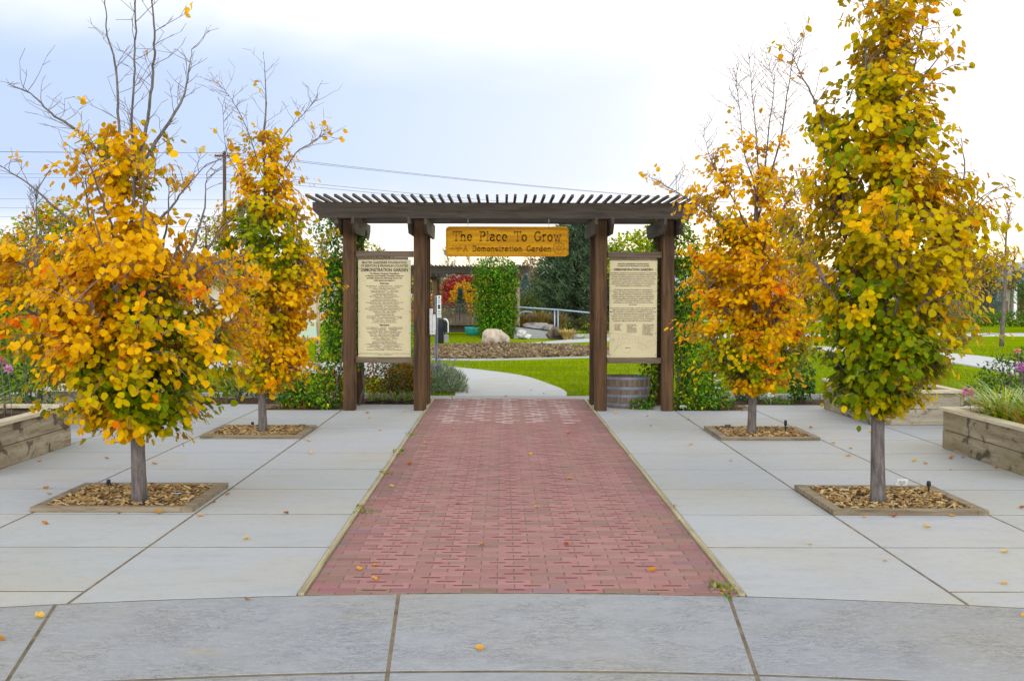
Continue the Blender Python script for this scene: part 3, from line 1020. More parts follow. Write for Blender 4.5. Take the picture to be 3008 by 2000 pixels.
def street_tree(kind, x, y, label, ntw, seed):
    T = TREES[kind]
    rng = np.random.default_rng(seed)
    r0 = TRUNK_R[kind]
    root = thing('street_tree', (x, y, 0.0), label, 'tree', 'autumn trees in the paving')
    wood_mb, twig_mb = MB(), MB()
    base = Vector((x, y, 0))
    tp = smooth_line([(px, rng.uniform(-.015, .015), pz) for px, pz in T['trunk']], 5)
    ztop = tp[-1].z
    tpw = .93 if kind in 'BD' else .62
    rad = [r0 * (1.22 if p.z < .03 else 1.06 if p.z < .12 else 1.0) * max(.06, 1 - tpw * (p.z / max(ztop, 3.4)) ** .9) for p in tp]
    wood_mb.tube([base + p for p in tp], rad, 10)
    skel = [(p.copy(), r) for p, r in zip(tp, rad) if p.z > .5]
    limbs = []
    for L in T['limbs']:
        sy = rng.uniform(-.45, .45)
        dx0 = L[0][0]
        limbs.append([Vector((px, (pz - L[0][1]) * sy * .5 + abs(px - dx0) * sy, pz)) for px, pz in L])
    for i, L in enumerate(T['limbs']):                               # more limbs towards the back and front
        if L[-1][1] > 2.9 or L[0][1] > 2.2: continue
        for a in (R(75), R(-80), R(165)):
            a += rng.uniform(-.3, .3)
            k = rng.uniform(.7, .95)
            ox = L[0][0]
            limbs.append([Vector((ox + (px - ox) * math.cos(a) * k, (px - ox) * math.sin(a) * k, pz + rng.uniform(-.04, .04))) for px, pz in L])
    bare_pts = []
    for L in limbs:
        z0 = L[0].z
        rb = np.interp(z0, [p.z for p in tp], rad) * .46
        pts = smooth_line(L, 6)
        for p in pts[2:]:
            p.x += rng.normal(0, .003)
            p.y += rng.normal(0, .004)
        n = len(pts)
        rr = [max(.0032, rb * (1 - .85 * i / (n - 1))) for i in range(n)]
        wood_mb.tube([base + p for p in pts], rr, 6)
        for i, p in enumerate(pts):
            skel.append((p, rr[i]))
            if p.z > T['bare'] and i > 1: bare_pts.append((p, (pts[min(i + 1, n - 1)] - pts[i - 1]).normalized()))
    for i, p in enumerate(tp):
        if p.z > T['bare']: bare_pts.append((p, Vector((0, 0, 1))))
    # bare twigs high up, alternating along the limbs
    bareleaf = []
    for j, (p, tdir) in enumerate(bare_pts):
        for q in range(1 if kind == 'D' else 3 if kind == 'C' else 2):
            if rng.random() < (.62 if kind == 'A' else .2): continue
            a = rng.uniform(0, 6.28)
            out = Vector((math.cos(a), math.sin(a) * .8, 0))
            ln = rng.uniform(.12, .36)
            dirv = (tdir * .75 + out * 1.0).normalized()
            pts = [p]
            for s in range(1, 5):
                dirv = (dirv + Vector((rng.normal(0, .16), rng.normal(0, .16), rng.normal(.05, .12)))).normalized()
                pts.append(pts[-1] + dirv * ln / 4)
            twig_mb.tube([base + v for v in pts], [.0030, .0027, .0023, .0019, .0015], 4, False)
            for s in (2, 3, 4):
                if rng.random() < .6:
                    e = pts[s] + (dirv + Vector((rng.normal(0, .7), rng.normal(0, .7), rng.normal(.1, .3)))).normalized() * ln * .35
                    twig_mb.tube([base + pts[s], base + e], [.0024, .0016], 3, False)
            zl = {'A': 2.75, 'B': 3.6, 'C': 3.15, 'D': 3.7}[kind]
            if rng.random() < ({'A': .05, 'B': .12, 'C': .03, 'D': .35}[kind] if p.z > zl else .6):
                bareleaf.append((pts[-1], dirv))
    # leafy twigs filling the crown
    SK = np.array([tuple(s[0]) for s in skel])
    zmin, zmax = T['env'][0][0], T['env'][-1][0]
    P, D, N, G = [], [], [], []
    made = 0
    while made < ntw:
        z = rng.uniform(zmin, zmax)
        xl, xr = interp(T['env'], z, 1), interp(T['env'], z, 2)
        wdt = (xr - xl) / 2
        if rng.random() > interp(T['dens'], z, 1) * min(1.0, wdt / .62): continue
        a = rng.uniform(0, 6.2832)
        rf = rng.uniform(.10, 1.0) ** .55 * rng.uniform(.86, 1.06)
        lump = .95 + .24 * math.sin(a * 3 + z * 6 + seed) + .20 * math.sin(a * 4 - z * 9)
        rf *= min(lump, 1.12)
        if rng.random() < {'A': .20, 'B': .07, 'C': .12, 'D': .13}[kind]: rf = rng.uniform(1.03, 1.36)
        c = (xl + xr) / 2
        tip = Vector((c + wdt * rf * math.cos(a), min(wdt, .8) * rf * math.sin(a), z))
        made += 1
        tv = np.array(tuple(tip))
        dd = SK - tv
        hd = np.hypot(dd[:, 0], dd[:, 1])
        cost = np.linalg.norm(dd, axis=1) + np.abs(dd[:, 2] + hd * .55 + .05) * 1.2
        j = int(np.argmin(cost + rng.uniform(0, .08, len(cost))))
        st = skel[j][0]
        mid = st.lerp(tip, .55) + Vector((rng.normal(0, .03), rng.normal(0, .03), .04 + .1 * (tip - st).length))
        pts = smooth_line([st, mid, tip], 4)
        ln = (tip - st).length
        twig_mb.tube([base + v for v in pts], [max(.002, min(.006, .0025 + ln * .006) * (1 - .7 * i / (len(pts) - 1))) for i in range(len(pts))], 4, False)
        nl = int(rng.integers(14, 25) * (1.0 if z < 2.3 or kind == 'D' else .8))
        out0 = Vector((math.cos(a), math.sin(a), 0))
        n0 = (out0.x * .9 + rng.normal(0, .28), out0.y * .9 + rng.normal(0, .28), .85 + rng.normal(0, .28))
        d0 = Vector((rng.normal(0, .3), rng.normal(0, .3), rng.normal(-.75, .25))) + out0 * rng.uniform(.2, .8)
        for q in range(nl):
            t = rng.uniform(.25, 1.04) if q else 1.0
            i = min(int(t * (len(pts) - 1)), len(pts) - 2)
            p = pts[i].lerp(pts[i + 1], t * (len(pts) - 1) - i)
            p = p + Vector((rng.normal(0, .042), rng.normal(0, .042), rng.normal(-.012, .035)))
            P.append(tuple(p))
            o = d0 + Vector((rng.normal(0, .36), rng.normal(0, .36), rng.normal(0, .30)))
            G.append(made)
            D.append(tuple(o))
            N.append((n0[0] + rng.normal(0, .24), n0[1] + rng.normal(0, .24), n0[2] + rng.normal(0, .24)))
    for p, dv in bareleaf:
        for q in range(int(rng.integers(1, 4))):
            G.append(made + 1 + len(P) // 3)
            P.append((p.x + rng.normal(0, .02), p.y + rng.normal(0, .02), p.z + rng.normal(0, .02)))
            D.append((dv.x + rng.normal(0, .5), dv.y + rng.normal(0, .5), rng.normal(-.2, .5)))
            N.append(tuple(rng.normal(size=3)))
    P = np.array(P)
    C = leaf_colors(kind, P, (0, 0), rng, np.array(G))
    S = rng.uniform(.038, .074, len(P)) * (1.0 if kind in 'AD' else .95)
    wood_mb.build('trunk', M['bark'], root, smooth=True)
    twig_mb.build('twigs', M['twig'], root)
    leaf_mesh('crown', P + np.array([x, y, 0]), D, N, S, C, ROUND, M['leaf'], root, rng)


street_tree('A', -2.86, 9.52, 'amber orange tree with forked bare upper branches standing in the front left bark square', 820, 11)
street_tree('B', -2.84, 14.33, 'slender golden tree leafy almost to its tip in the rear left bark square', 640, 22)
street_tree('C', 2.97, 14.33, 'orange tree topped by a bare brush of twigs, in the rear right bark square', 680, 33)
street_tree('D', 2.97, 9.48, 'tallest green and yellow tree with peeling trunk in the front right bark square', 900, 44)

# square board frames round the trees, filled with bark chips
def tree_frame(x0, x1, y0, y1, label, where, seed):
    rg = np.random.default_rng(seed)
    f = thing('tree_frame', ((x0 + x1) / 2, (y0 + y1) / 2, 0), label, 'edging frame', 'board frames round the trees')
    bw, h = .088, .040
    z0 = .001
    for (a, b, c, d_) in ((x0, x1 - bw, y0, y0 + bw), (x0 + bw, x1, y1 - bw, y1), (x0, x0 + bw, y0 + bw + .002, y1), (x1 - bw, x1, y0, y1 - bw - .002)):
        MB().box(a + .001, b - .001, c + .001, d_ - .001, z0, h + rg.uniform(-.002, .002)).build('board', M['frame'], f, bevel=.004)
    a, b, c, d_ = x0 + bw, x1 - bw, y0 + bw, y1 - bw
    n = 14
    mb = MB()
    vs = [(a + (b - a) * i / n, c + (d_ - c) * j / n, .012 + .016 * math.sin(i * .9 + seed) * math.sin(j * 1.1) * (0 < i < n) * (0 < j < n)
           + (.012 if 2 < i < 12 and 2 < j < 12 else 0)) for j in range(n + 1) for i in range(n + 1)]
    mb.add(vs, [(j * (n + 1) + i, j * (n + 1) + i + 1, (j + 1) * (n + 1) + i + 1, (j + 1) * (n + 1) + i) for j in range(n) for i in range(n)])
    mb.c = [lin(120, 88, 46)] * len(mb.v)
    cp = pal([(176, 144, 92), (156, 124, 76), (136, 104, 62), (196, 168, 116), (104, 80, 52), (68, 52, 38), (172, 154, 120)])
    for k in range(1250):
        px, py = rg.uniform(a + .01, b - .01), rg.uniform(c + .01, d_ - .01)
        az_, tl = rg.uniform(0, 3.14), rg.normal(0, .28)
        ax = Vector((math.cos(az_), math.sin(az_), math.sin(tl)))
        ax.normalize()
        ay = Vector((-ax.y, ax.x, rg.normal(0, .3))).normalized()
        azv = ax.cross(ay).normalized()
        ay = azv.cross(ax)
        mb.col = tuple(cp[rg.choice(7, p=[.22, .2, .18, .14, .12, .07, .07])] * rg.uniform(.8, 1.1))
        mb.obox((px, py, .030 + rg.uniform(-.008, .018)), ax, ay, azv, rg.uniform(.012, .042), rg.uniform(.005, .014), rg.uniform(.0015, .004))
    m_ = mb.build('bark_mulch', M['chip'], tint=True)
    tag(m_, 'tan bark chips filling the %s board square' % where, 'mulch', kind='stuff')


tree_frame(-3.60, -2.36, 9.18, 10.40, 'grey board frame in the paving around the amber orange tree', 'front left', 1)
tree_frame(-3.50, -2.32, 13.95, 15.12, 'grey board frame in the paving around the slender golden tree', 'rear left', 2)
tree_frame(2.52, 3.67, 13.86, 15.05, 'grey board frame around the orange tree with the bare brush top', 'rear right', 3)
tree_frame(2.51, 3.70, 9.09, 10.32, 'grey board frame around the tallest green and yellow tree', 'front right', 4)


def stake(x, y, h, label):
    t = thing('irrigation_stake', (x, y, 0), label, 'stake', 'black stakes in the bark squares')
    MB().tube([(x, y, .02), (x, y, h * .66)], .009, 8).build('pipe', M['black'], t)
    MB().lathe([(.0, h * .64), (.017, h * .64), (.019, h * .8), (.016, h * .97), (.0, h)], (x, y, 0), 10).build('head', M['black'], t)


stake(-3.33, 10.2, .10, 'short black sprinkler stake at the back of the front left bark square')
stake(-3.10, 14.98, .09, 'tiny black sprinkler stake behind the slender golden tree')
stake(3.38, 14.35, .19, 'black sprinkler stake standing up beside the orange tree with the bare brush top')
stake(3.55, 9.98, .13, 'black sprinkler stake beside the white label in the front right bark square')


def plant_label(x, y, z, wd, ht, label, tilt=25, mat='white', rz=0):
    t = thing('plant_label', (x, y, 0), label, 'plant label', 'small plant labels')
    a = R(tilt)
    cz = Vector((0, -math.sin(a), math.cos(a)))
    n = Vector((0, -math.cos(a), -math.sin(a)))
    c = Vector((x, y, z))
    MB().obox(c, (math.cos(rz), math.sin(rz), 0), -n, cz, wd / 2, .003, ht / 2).build('plate', M[mat], t)
    pr = MB()
    for k, (l0, l1) in enumerate(((-.3, .3), (-.36, .2))):
        q = c + cz * ht * (.18 - .34 * k) + n * .0045
        pr.obox(q, (1, 0, 0), n, cz, wd * (l1 - l0) / 2, .0008, ht * .07)
    pr.build('print', M['line'], t)
    MB().tube([(x, y + .006, -.01), (x, y + .006, z)], .004, 6).build('stem', M['steel'], t)


plant_label(3.38, 10.14, .09, .095, .062, 'white label tilted up in the front right bark square', 30)
plant_label(-2.62, 9.72, .052, .07, .045, 'grey label lying among chips beside the amber orange tree', 62, 'steel', .2)
plant_label(-2.46, 14.85, .06, .08, .05, 'grey label lying at the back of the rear left bark square', 50, 'steel')
plant_label(2.78, 14.85, .065, .075, .05, 'grey label beside the trunk in the rear right bark square', 50, 'steel')
plant_label(3.52, 18.6, .17, .10, .06, 'white label standing in the bed right of the vines, behind the black pole', 35)
plant_label(4.14, 18.55, .15, .10, .07, 'white label in front of the dark little shrub by the kerb', 25)
plant_label(2.63, 17.5, .06, .10, .04, 'low white label at the foot of the right hand gate post', 20)

tg = thing('hanging_tag', (3.03, 9.44, .86), 'tan paper tag hanging on the trunk of the tallest green and yellow tree', 'tag')
MB().obox((3.033, 9.415, .815), (.98, .2, 0), (-.2, .98, 0), (0, 0, 1), .017, .002, .062).build('card', M['palewood'], tg)
MB().tube([(3.033, 9.416, .875), (3.035, 9.44, .91), (3.01, 9.47, .93)], .0025, 4).build('string', M['print'], tg)

# ------------------------------------------------------------------ gateway pergola
gate = thing('gateway_pergola', (.1, 17.9, 0), 'weathered timber gateway with slatted top spanning the brick path', 'pergola')
PX = [(-2.30, -2.12), (-1.285, -1.105), (1.335, 1.515), (2.305, 2.485)]
for x0, x1 in PX:
    for yf, s in ((17.40, 1), (18.40, -1)):
        mb = MB()
        mb.box(x0 + .006, x1 - .018, yf, yf + .072, 0, 2.975)
        mb.box(x0, x1, yf + .078, yf + .15, 0, 2.975)
        mb.box(x0 + .02, x1 - .03, yf + .071, yf + .079, 0, 2.97)
        mb.build('post', M['post'], gate, bevel=.006)
for yf in (17.345, 18.555):
    mb = MB()
    z0, z1 = 2.762, 2.992
    prof = [(-2.72, z1), (-2.72, z0 + .115), (-2.60, z0), (2.67, z0), (2.79, z0 + .115), (2.79, z1)]
    mb.prism([(x, yf, z) for x, z in prof], (0, .05, 0))
    mb.build('beam', M['beam'], gate, bevel=.005)
for x0, x1 in PX:
    for xa in (x0 - .046, x1 + .004):
        prof = [(16.93, 2.757), (16.93, 2.66), (17.10, 2.535), (18.86, 2.535), (19.03, 2.66), (19.03, 2.757)]
        mb = MB()
        mb.prism([(xa, y, z) for y, z in prof], (.042, 0, 0))
        mb.build('bracket', M['rafter'], gate, bevel=.004)
for xa, xb in ((PX[0][1] + .002, PX[1][0] - .002), (PX[2][1] + .002, PX[3][0] - .002)):
    for z0, z1 in ((2.212, 2.30), (.688, .768)):
        mb = MB()
        mb.box(xa, xb, 17.452, 17.50, z0, z1)
        mb.build('rail', M['rail'], gate, bevel=.004)
    mb = MB()
    mb.box(xa + .02, xb - .075, 17.462, 17.49, 2.178, 2.209)
    mb.build('batten', M['rail'], gate, bevel=.002)
rg = random.Random(5)
x = -2.66
while x < 2.76:
    mb = MB()
    dx, dy = rg.uniform(-.008, .008), rg.uniform(-.05, .04)
    tw = rg.uniform(-.006, .006)
    mb.prism([(x + dx - .0175, 16.42 + dy, 2.994), (x + dx + .0175, 16.42 + dy, 2.994), (x + dx + .0175, 16.42 + dy, 3.032), (x + dx - .0175, 16.42 + dy, 3.032)], (tw, 3.05, 0))
    mb.build('rafter', M['rafter'], gate, bevel=.003)
    x += .129

# ---- writing
def text_polys(body, cap, width=None, align='CENTER', res=2, bold=0.0):
    cu = bpy.data.curves.new('t', 'FONT')
    cu.body = body
    cu.size = cap / .70
    cu.align_x = align
    cu.resolution_u = res
    cu.offset = bold
    ob = bpy.data.objects.new('t', cu)
    COL.objects.link(ob)
    dg = bpy.context.evaluated_depsgraph_get()
    me = bpy.data.meshes.new_from_object(ob.evaluated_get(dg))
    vs = [tuple(v.co) for v in me.vertices]
    fs = [tuple(p.vertices) for p in me.polygons]
    bpy.data.objects.remove(ob)
    bpy.data.curves.remove(cu)
    bpy.data.meshes.remove(me)
    if width and vs:
        w_ = max(v[0] for v in vs) - min(v[0] for v in vs)
        k = width / max(w_, 1e-6)
        vs = [(v[0] * k, v[1], v[2]) for v in vs]
    return vs, fs


def write(mb, body, cx, y, zc, cap, width=None, align='CENTER', res=2, bold=0.0):
    vs, fs = text_polys(body, cap, width, align, res, bold)
    mb.add([(cx + vx, y, zc - cap / 2 + vy) for vx, vy, _ in vs], fs)


def board_thing(x0, x1, z0, z1, y, label):
    b = thing('notice_board', ((x0 + x1) / 2, y, z0), label, 'notice board')
    MB().box(x0, x1, y, y + .012, z0, z1).build('panel', M['board'], b, bevel=.002)
    for k in range(5):
        for xx in (x0 + .018, x1 - .018):
            sc_ = MB()
            z = z1 - .13 - k * (z1 - z0 - .17) / 4
            sc_.lathe([(0, -.0), (.006, 0), (.006, .004), (0, .005)], (0, 0, 0), 8)
            n = 8 * 4
            for i in range(len(sc_.v) - n, len(sc_.v)):
                a, c, h = sc_.v[i]
                sc_.v[i] = (xx + a, y - h - .0005, z + c)
            sc_.build('screw', M['screw'], b)
    return b


YB = 17.475
bl = board_thing(-2.085, -1.325, .772, 2.176, YB, 'cream donor board listing patrons and partners, hung left of the path')
pr = MB()
cxl, zt, yl = -1.705, 2.176, YB - .0025
def L_(txt, dy, cap, w_, bold=0.0, res=2): write(pr, txt, cxl, yl, zt - dy, cap, w_, res=res, bold=bold)
L_('MASTER GARDENER FOUNDATION', .041, .033, .645, .0012)
L_('OF BENTON & FRANKLIN COUNTIES', .0875, .034, .685, .0012)
L_('DEMONSTRATION GARDEN', .146, .046, .68, .0022)
L_('The Master Gardener Foundation', .199, .019, .425, .0012)
L_('of Benton and Franklin Counties wants to', .231, .019, .545, .0012)
L_('specially thank the following donors for', .264, .019, .515, .0012)
L_('their generous support.', .297, .019, .30, .0012)
L_('Patrons', .340, .023, .125, .0014)
pat = [('Albee Electric, Inc.     Bechtel Hanford, Inc.     Seed Bonsais', .53), ('Beaver Bark     Bedrock Concrete Stone Products', .45), ('Benton County Public Utility District', .32), ('Benton County Solid Waste     Central Pasco', .40), ('CH2M Hill Hanford, Inc.     City of Kennewick', .39), ('Columbia Center Rotary Club', .26), ('Columbia Valley Daybreak Rotary Club', .345), ('DERCO Electric, Inc.     Fluor Daniel Hanford, Inc.', .43), ('Franklin County Solid Waste', .255), ('Heritage Nursery and Garden Center', .33), ('Kennewick Parks and Recreation Department', .40), ('Kennewick Kiwanis Club     Kennewick Men of the Year Club', .54), ('Kennewick Parks and Recreation Commission', .41), ("Lowe's Kennewick     Mac's Garden Center", .37), ('Marketing Consortium, Inc.     Marilyn & Jim Wade', .435), ('Master Gardener Foundation of Benton and Franklin Counties', .55), ('Master Gardener Foundation of Washington State', .445), ('National Tree Trust     Palmer Painting', .33), ('Pasco-Kennewick Rotary Club', .27), ('Richland Riverside Rotary Club', .275), ('Siren Rentals & Sales     Sun River Electrical Service, Inc.', .505), ('Tri-City Herald     Tri-Cities Sunrise Rotary Club     WalMart', .525), ('Winco Technologies     Yakima Fresh Market', .375), ('In memory Carl C. Thaddeus Orin', .30), ('In memory of Mansfield and Ray Blazier', .355)]
for i, (s, w_) in enumerate(pat): L_(s, .377 + .0219 * i, .0125, w_, .0004, 1)
L_('Partners', .940, .026, .138, .0016)
par = [('A & N Supplies, Inc.     Basin Soil     Bob and Marilyn Parker', .53), ('Bonneville Power Administration     Columbia Grain & Feed', .515), ('Tim Dagg Landscaping, Inc.     HORTMARK', .365), ('The Flower Lady Landing     Irrigation Specialists of Pasco', .505), ('Flippin Pallets     Home Depot     Ideal Soil Company', .46), ('Loyal Order of Moose Kennewick Chapter #2004', .425), ('Loyal Order of Moose Kennewick Lodge #1425', .415), ('Pat Lee     Legacy Fence Company', .31), ("Lumberman's Building Center     Norcliff", .37), ('Lampson International, LLC', .245), ('Plumbers and Steamfitters Local 598', .335), ('Rattlesnake Mountain Brewing Company', .36), ('Red Mountain Irrigation     RDO Construction Equipment, Inc.', .545), ('Siemens Instruments     Tri-Cities Cancer Center', .43), ('Tri-City Oil Company     United Rentals     Whitaker, Inc.', .505), ("Wood's Nursery & Garden Store", .29), ('In memory of Dennis Vitrath     In memory of Jim Mitchell', .50)]
for i, (s, w_) in enumerate(par): L_(s, .977 + .0202 * i, .0125, w_, .0004, 1)
L_('The Kennewick Parks and Recreation Commission approved the use of this land', 1.352, .0115, .70, .0003, 1)
L_('as part of Grange Park', 1.370, .0115, .21, .0003, 1)
pr.build('lettering', M['print'], bl)

br = board_thing(1.515 + .03, 2.235, .772, 2.176, YB, 'cream information board with a garden map, hung right of the path')
pr = MB()
cxl = 1.888
L_('MASTER GARDENER FOUNDATION', .051, .019, .44, .0008)
L_('OF BENTON & FRANKLIN COUNTIES', .081, .019, .465, .0008)
L_('DEMONSTRATION GARDEN', .132, .032, .56, .0018)
body = [('The Master Gardener Demonstration Garden is a community', .67), ('project of the Master Gardener Foundation of Benton and', .665), ('Franklin Counties developed to demonstrate, test, teach,', .62), ('learn and enjoy gardening in its many facets in our unique', .655), ('environment. The project is funded by donations from', .60), ('individuals, organizations, businesses, and corporations.', .62), ('This demonstration garden is dedicated to the citizens of', .635), ('the Columbia Basin. It is "The Place to Grow."', .515), None, ('The Master Gardener Foundation is comprised of', .55), ('Master Gardener volunteers who are responsible for', .59), ('planning, planting and maintaining the individual', .545), ('gardens. Master Gardener volunteers are trained and', .605), ('certified through a Washington State University (WSU)', .605), ('Cooperative Extension program. Master Gardeners', .595), ('assist WSU Cooperative Extension in providing', .525), ('information to the public on various facets of home', .575), ('gardening.', .115), None, ('The garden is open seven days a week from dawn to dusk.', .665), ('Signs throughout the garden allow self-guided tours.', .595), ('Master Gardeners frequently are available in the garden to', .67), ('demonstrate planting techniques, pest management', .57), ('methods and to tell visitors how to identify plants, trees,', .63), ('shrubs, weeds, insects and plant diseases. Classes are', .605), ('offered in the demonstration garden. Contact the Master', .63), ('Gardener Office at 735-3551 for more information.', .57)]
dy = .182
for b in body:
    if b is None: dy += .026
    else:
        L_(b[0], dy, .0145, b[1], .0007, 1)
        dy += .0267
cols_ = [(-.27, ['1 ENTRANCE GARDEN', '2 COLOR GARDEN', '3 BIRD GARDEN', '4 ROSE GARDEN', '5 WATER GARDEN', '6 VEGETABLE GARDEN'], .12), (-.095, ['7 COMPOST DEMO AREA', '8 SMALL FRUIT ORCHARD GARDEN', '9 HERB GARDEN', '10 PERENNIAL GARDEN', '11 SMALL TREE DEMONSTRATION', '12 HORTICULTURE GARDEN', '13 DAYLILY PLANT GARDEN', '14 BUTTERFLY GARDEN'], .15), (.135, ['15 RAISED GARDEN GARDENS', '16 DROUGHT TOLERANT GARDEN', '17 TREE GARDEN', '18 ORNAMENTAL GRASS GARDEN', '19 HEDGE GARDEN', '20 FRUIT TREES HERB', '21 HERB GARDEN', '22 SHADE GARDEN', '23 CHILDRENS GARDEN', '24 FOUNTAIN BORDER'], .165)]
for ox, ls, w_ in cols_:
    for i, s in enumerate(ls):
        write(pr, s, cxl + ox, yl, zt - .925 - .0165 * i, .0105, w_ * min(1, len(s) / 20), 'LEFT', 1, .0003)
write(pr, 'GRANGE PARK', cxl - .075, yl, zt - 1.262, .011, .075, res=1, bold=.0006)
write(pr, 'PARKING', cxl - .285, yl, zt - 1.150, .010, .04, res=1, bold=.0004)
for s, a, b in (('1', -.18, 1.09), ('2', -.145, 1.115), ('3', -.1, 1.115), ('4', -.02, 1.12), ('5', .05, 1.135), ('6', .09, 1.148), ('7', .125, 1.148), ('8', .165, 1.145), ('9', .265, 1.145), ('10', .215, 1.17), ('11', .265, 1.205), ('12', -.195, 1.135), ('13', -.12, 1.17), ('14', -.005, 1.18), ('15', .035, 1.195), ('16', .075, 1.19), ('17', .095, 1.24), ('18', .125, 1.28), ('19', .195, 1.22), ('20', -.23, 1.265)):
    write(pr, s, cxl + a, yl, zt - b, .0085, None, res=1, bold=.0004)
pr.build('lettering', M['print'], br)
ln = MB()
for pl in ([(-.31, 1.045), (-.2, 1.06), (-.05, 1.075), (.1, 1.115), (.2, 1.11), (.28, 1.085), (.33, 1.20), (.21, 1.255), (.13, 1.30), (.06, 1.24)], [(-.2, 1.06), (-.22, 1.2), (-.27, 1.32)], [(-.15, 1.2), (-.04, 1.2), (-.005, 1.24), (-.06, 1.33), (-.12, 1.33), (-.19, 1.24), (-.15, 1.2)], [(-.18, 1.19), (-.16, 1.14), (-.09, 1.135), (-.05, 1.15), (-.045, 1.195)], [(-.04, 1.15), (.02, 1.14), (.08, 1.16), (.06, 1.2)], [(-.15, 1.06), (-.15, 1.13)], [(-.1, 1.065), (-.1, 1.13)], [(-.06, 1.075), (-.07, 1.13)], [(.03, 1.095), (.04, 1.15)], [(.08, 1.11), (.1, 1.17), (.17, 1.24), (.21, 1.255)], [(.06, 1.24), (.1, 1.2), (.15, 1.2), (.19, 1.25)], [(.13, 1.2), (.12, 1.27)], [(.17, 1.19), (.31, 1.15)], [(-.31, 1.12), (-.25, 1.13)], [(-.31, 1.19), (-.26, 1.175)], [(-.28, 1.32), (-.25, 1.27), (-.2, 1.22)]):
    pts = smooth_line([(a, b, 0) for a, b in pl], 3)
    for i in range(len(pts) - 1):
        p, q = pts[i], pts[i + 1]
        d_ = (q - p)
        if d_.length < 1e-6: continue
        nrm = Vector((-d_.y, d_.x, 0)).normalized() * .0013
        ln.add([(cxl + v.x, yl, zt - v.y) for v in (p - nrm, q - nrm, q + nrm, p + nrm)], [(0, 1, 2, 3)])
ln.build('map', M['line'], br)

# ---- carved hanging sign
sg = thing('hanging_sign', (.07, 17.37, 2.2), 'carved yellow cedar sign reading The Place To Grow hanging from the front beam', 'sign')
sx0, sx1, sz0, sz1, sy = -.815, .945, 2.222, 2.650, 17.35


def rrect(x0, x1, z0, z1, r, n=6):
    o = []
    for cx_, cz_, a0 in ((x1 - r, z1 - r, 0), (x0 + r, z1 - r, 90), (x0 + r, z0 + r, 180), (x1 - r, z0 + r, 270)):
        for k in range(n + 1):
            a = R(a0 + 90 * k / n)
            o.append((cx_ + r * math.cos(a), cz_ + r * math.sin(a)))
    return o


mb = MB()
mb.prism([(x, sy, z) for x, z in rrect(sx0, sx1, sz0, sz1, .055)], (0, .045, 0))
mb.build('plank', M['signwood'], sg)
oa, ob_ = rrect(sx0, sx1, sz0, sz1, .055), rrect(sx0 + .026, sx1 - .026, sz0 + .026, sz1 - .026, .035)
mb = MB()
n = len(oa)
vs = [(x, sy - .001, z) for x, z in oa] + [(x, sy - .014, z) for x, z in rrect(sx0 + .006, sx1 - .006, sz0 + .006, sz1 - .006, .05)] + [(x, sy - .014, z) for x, z in rrect(sx0 + .018, sx1 - .018, sz0 + .018, sz1 - .018, .04)] + [(x, sy - .001, z) for x, z in ob_]
mb.add(vs, [(k * n + i, k * n + (i + 1) % n, (k + 1) * n + (i + 1) % n, (k + 1) * n + i) for k in range(3) for i in range(n)])
mb.build('rim', M['signwood'], sg)


def arcp(cx_, cy_, rx, ry, a0, a1, n=9):
    return [(cx_ + rx * math.cos(R(a0 + (a1 - a0) * k / n)), cy_ + ry * math.sin(R(a0 + (a1 - a0) * k / n))) for k in range(n + 1)]


def sf(x, y, h=.13): return [(x - h, y), (x + h, y)]      # a slab serif


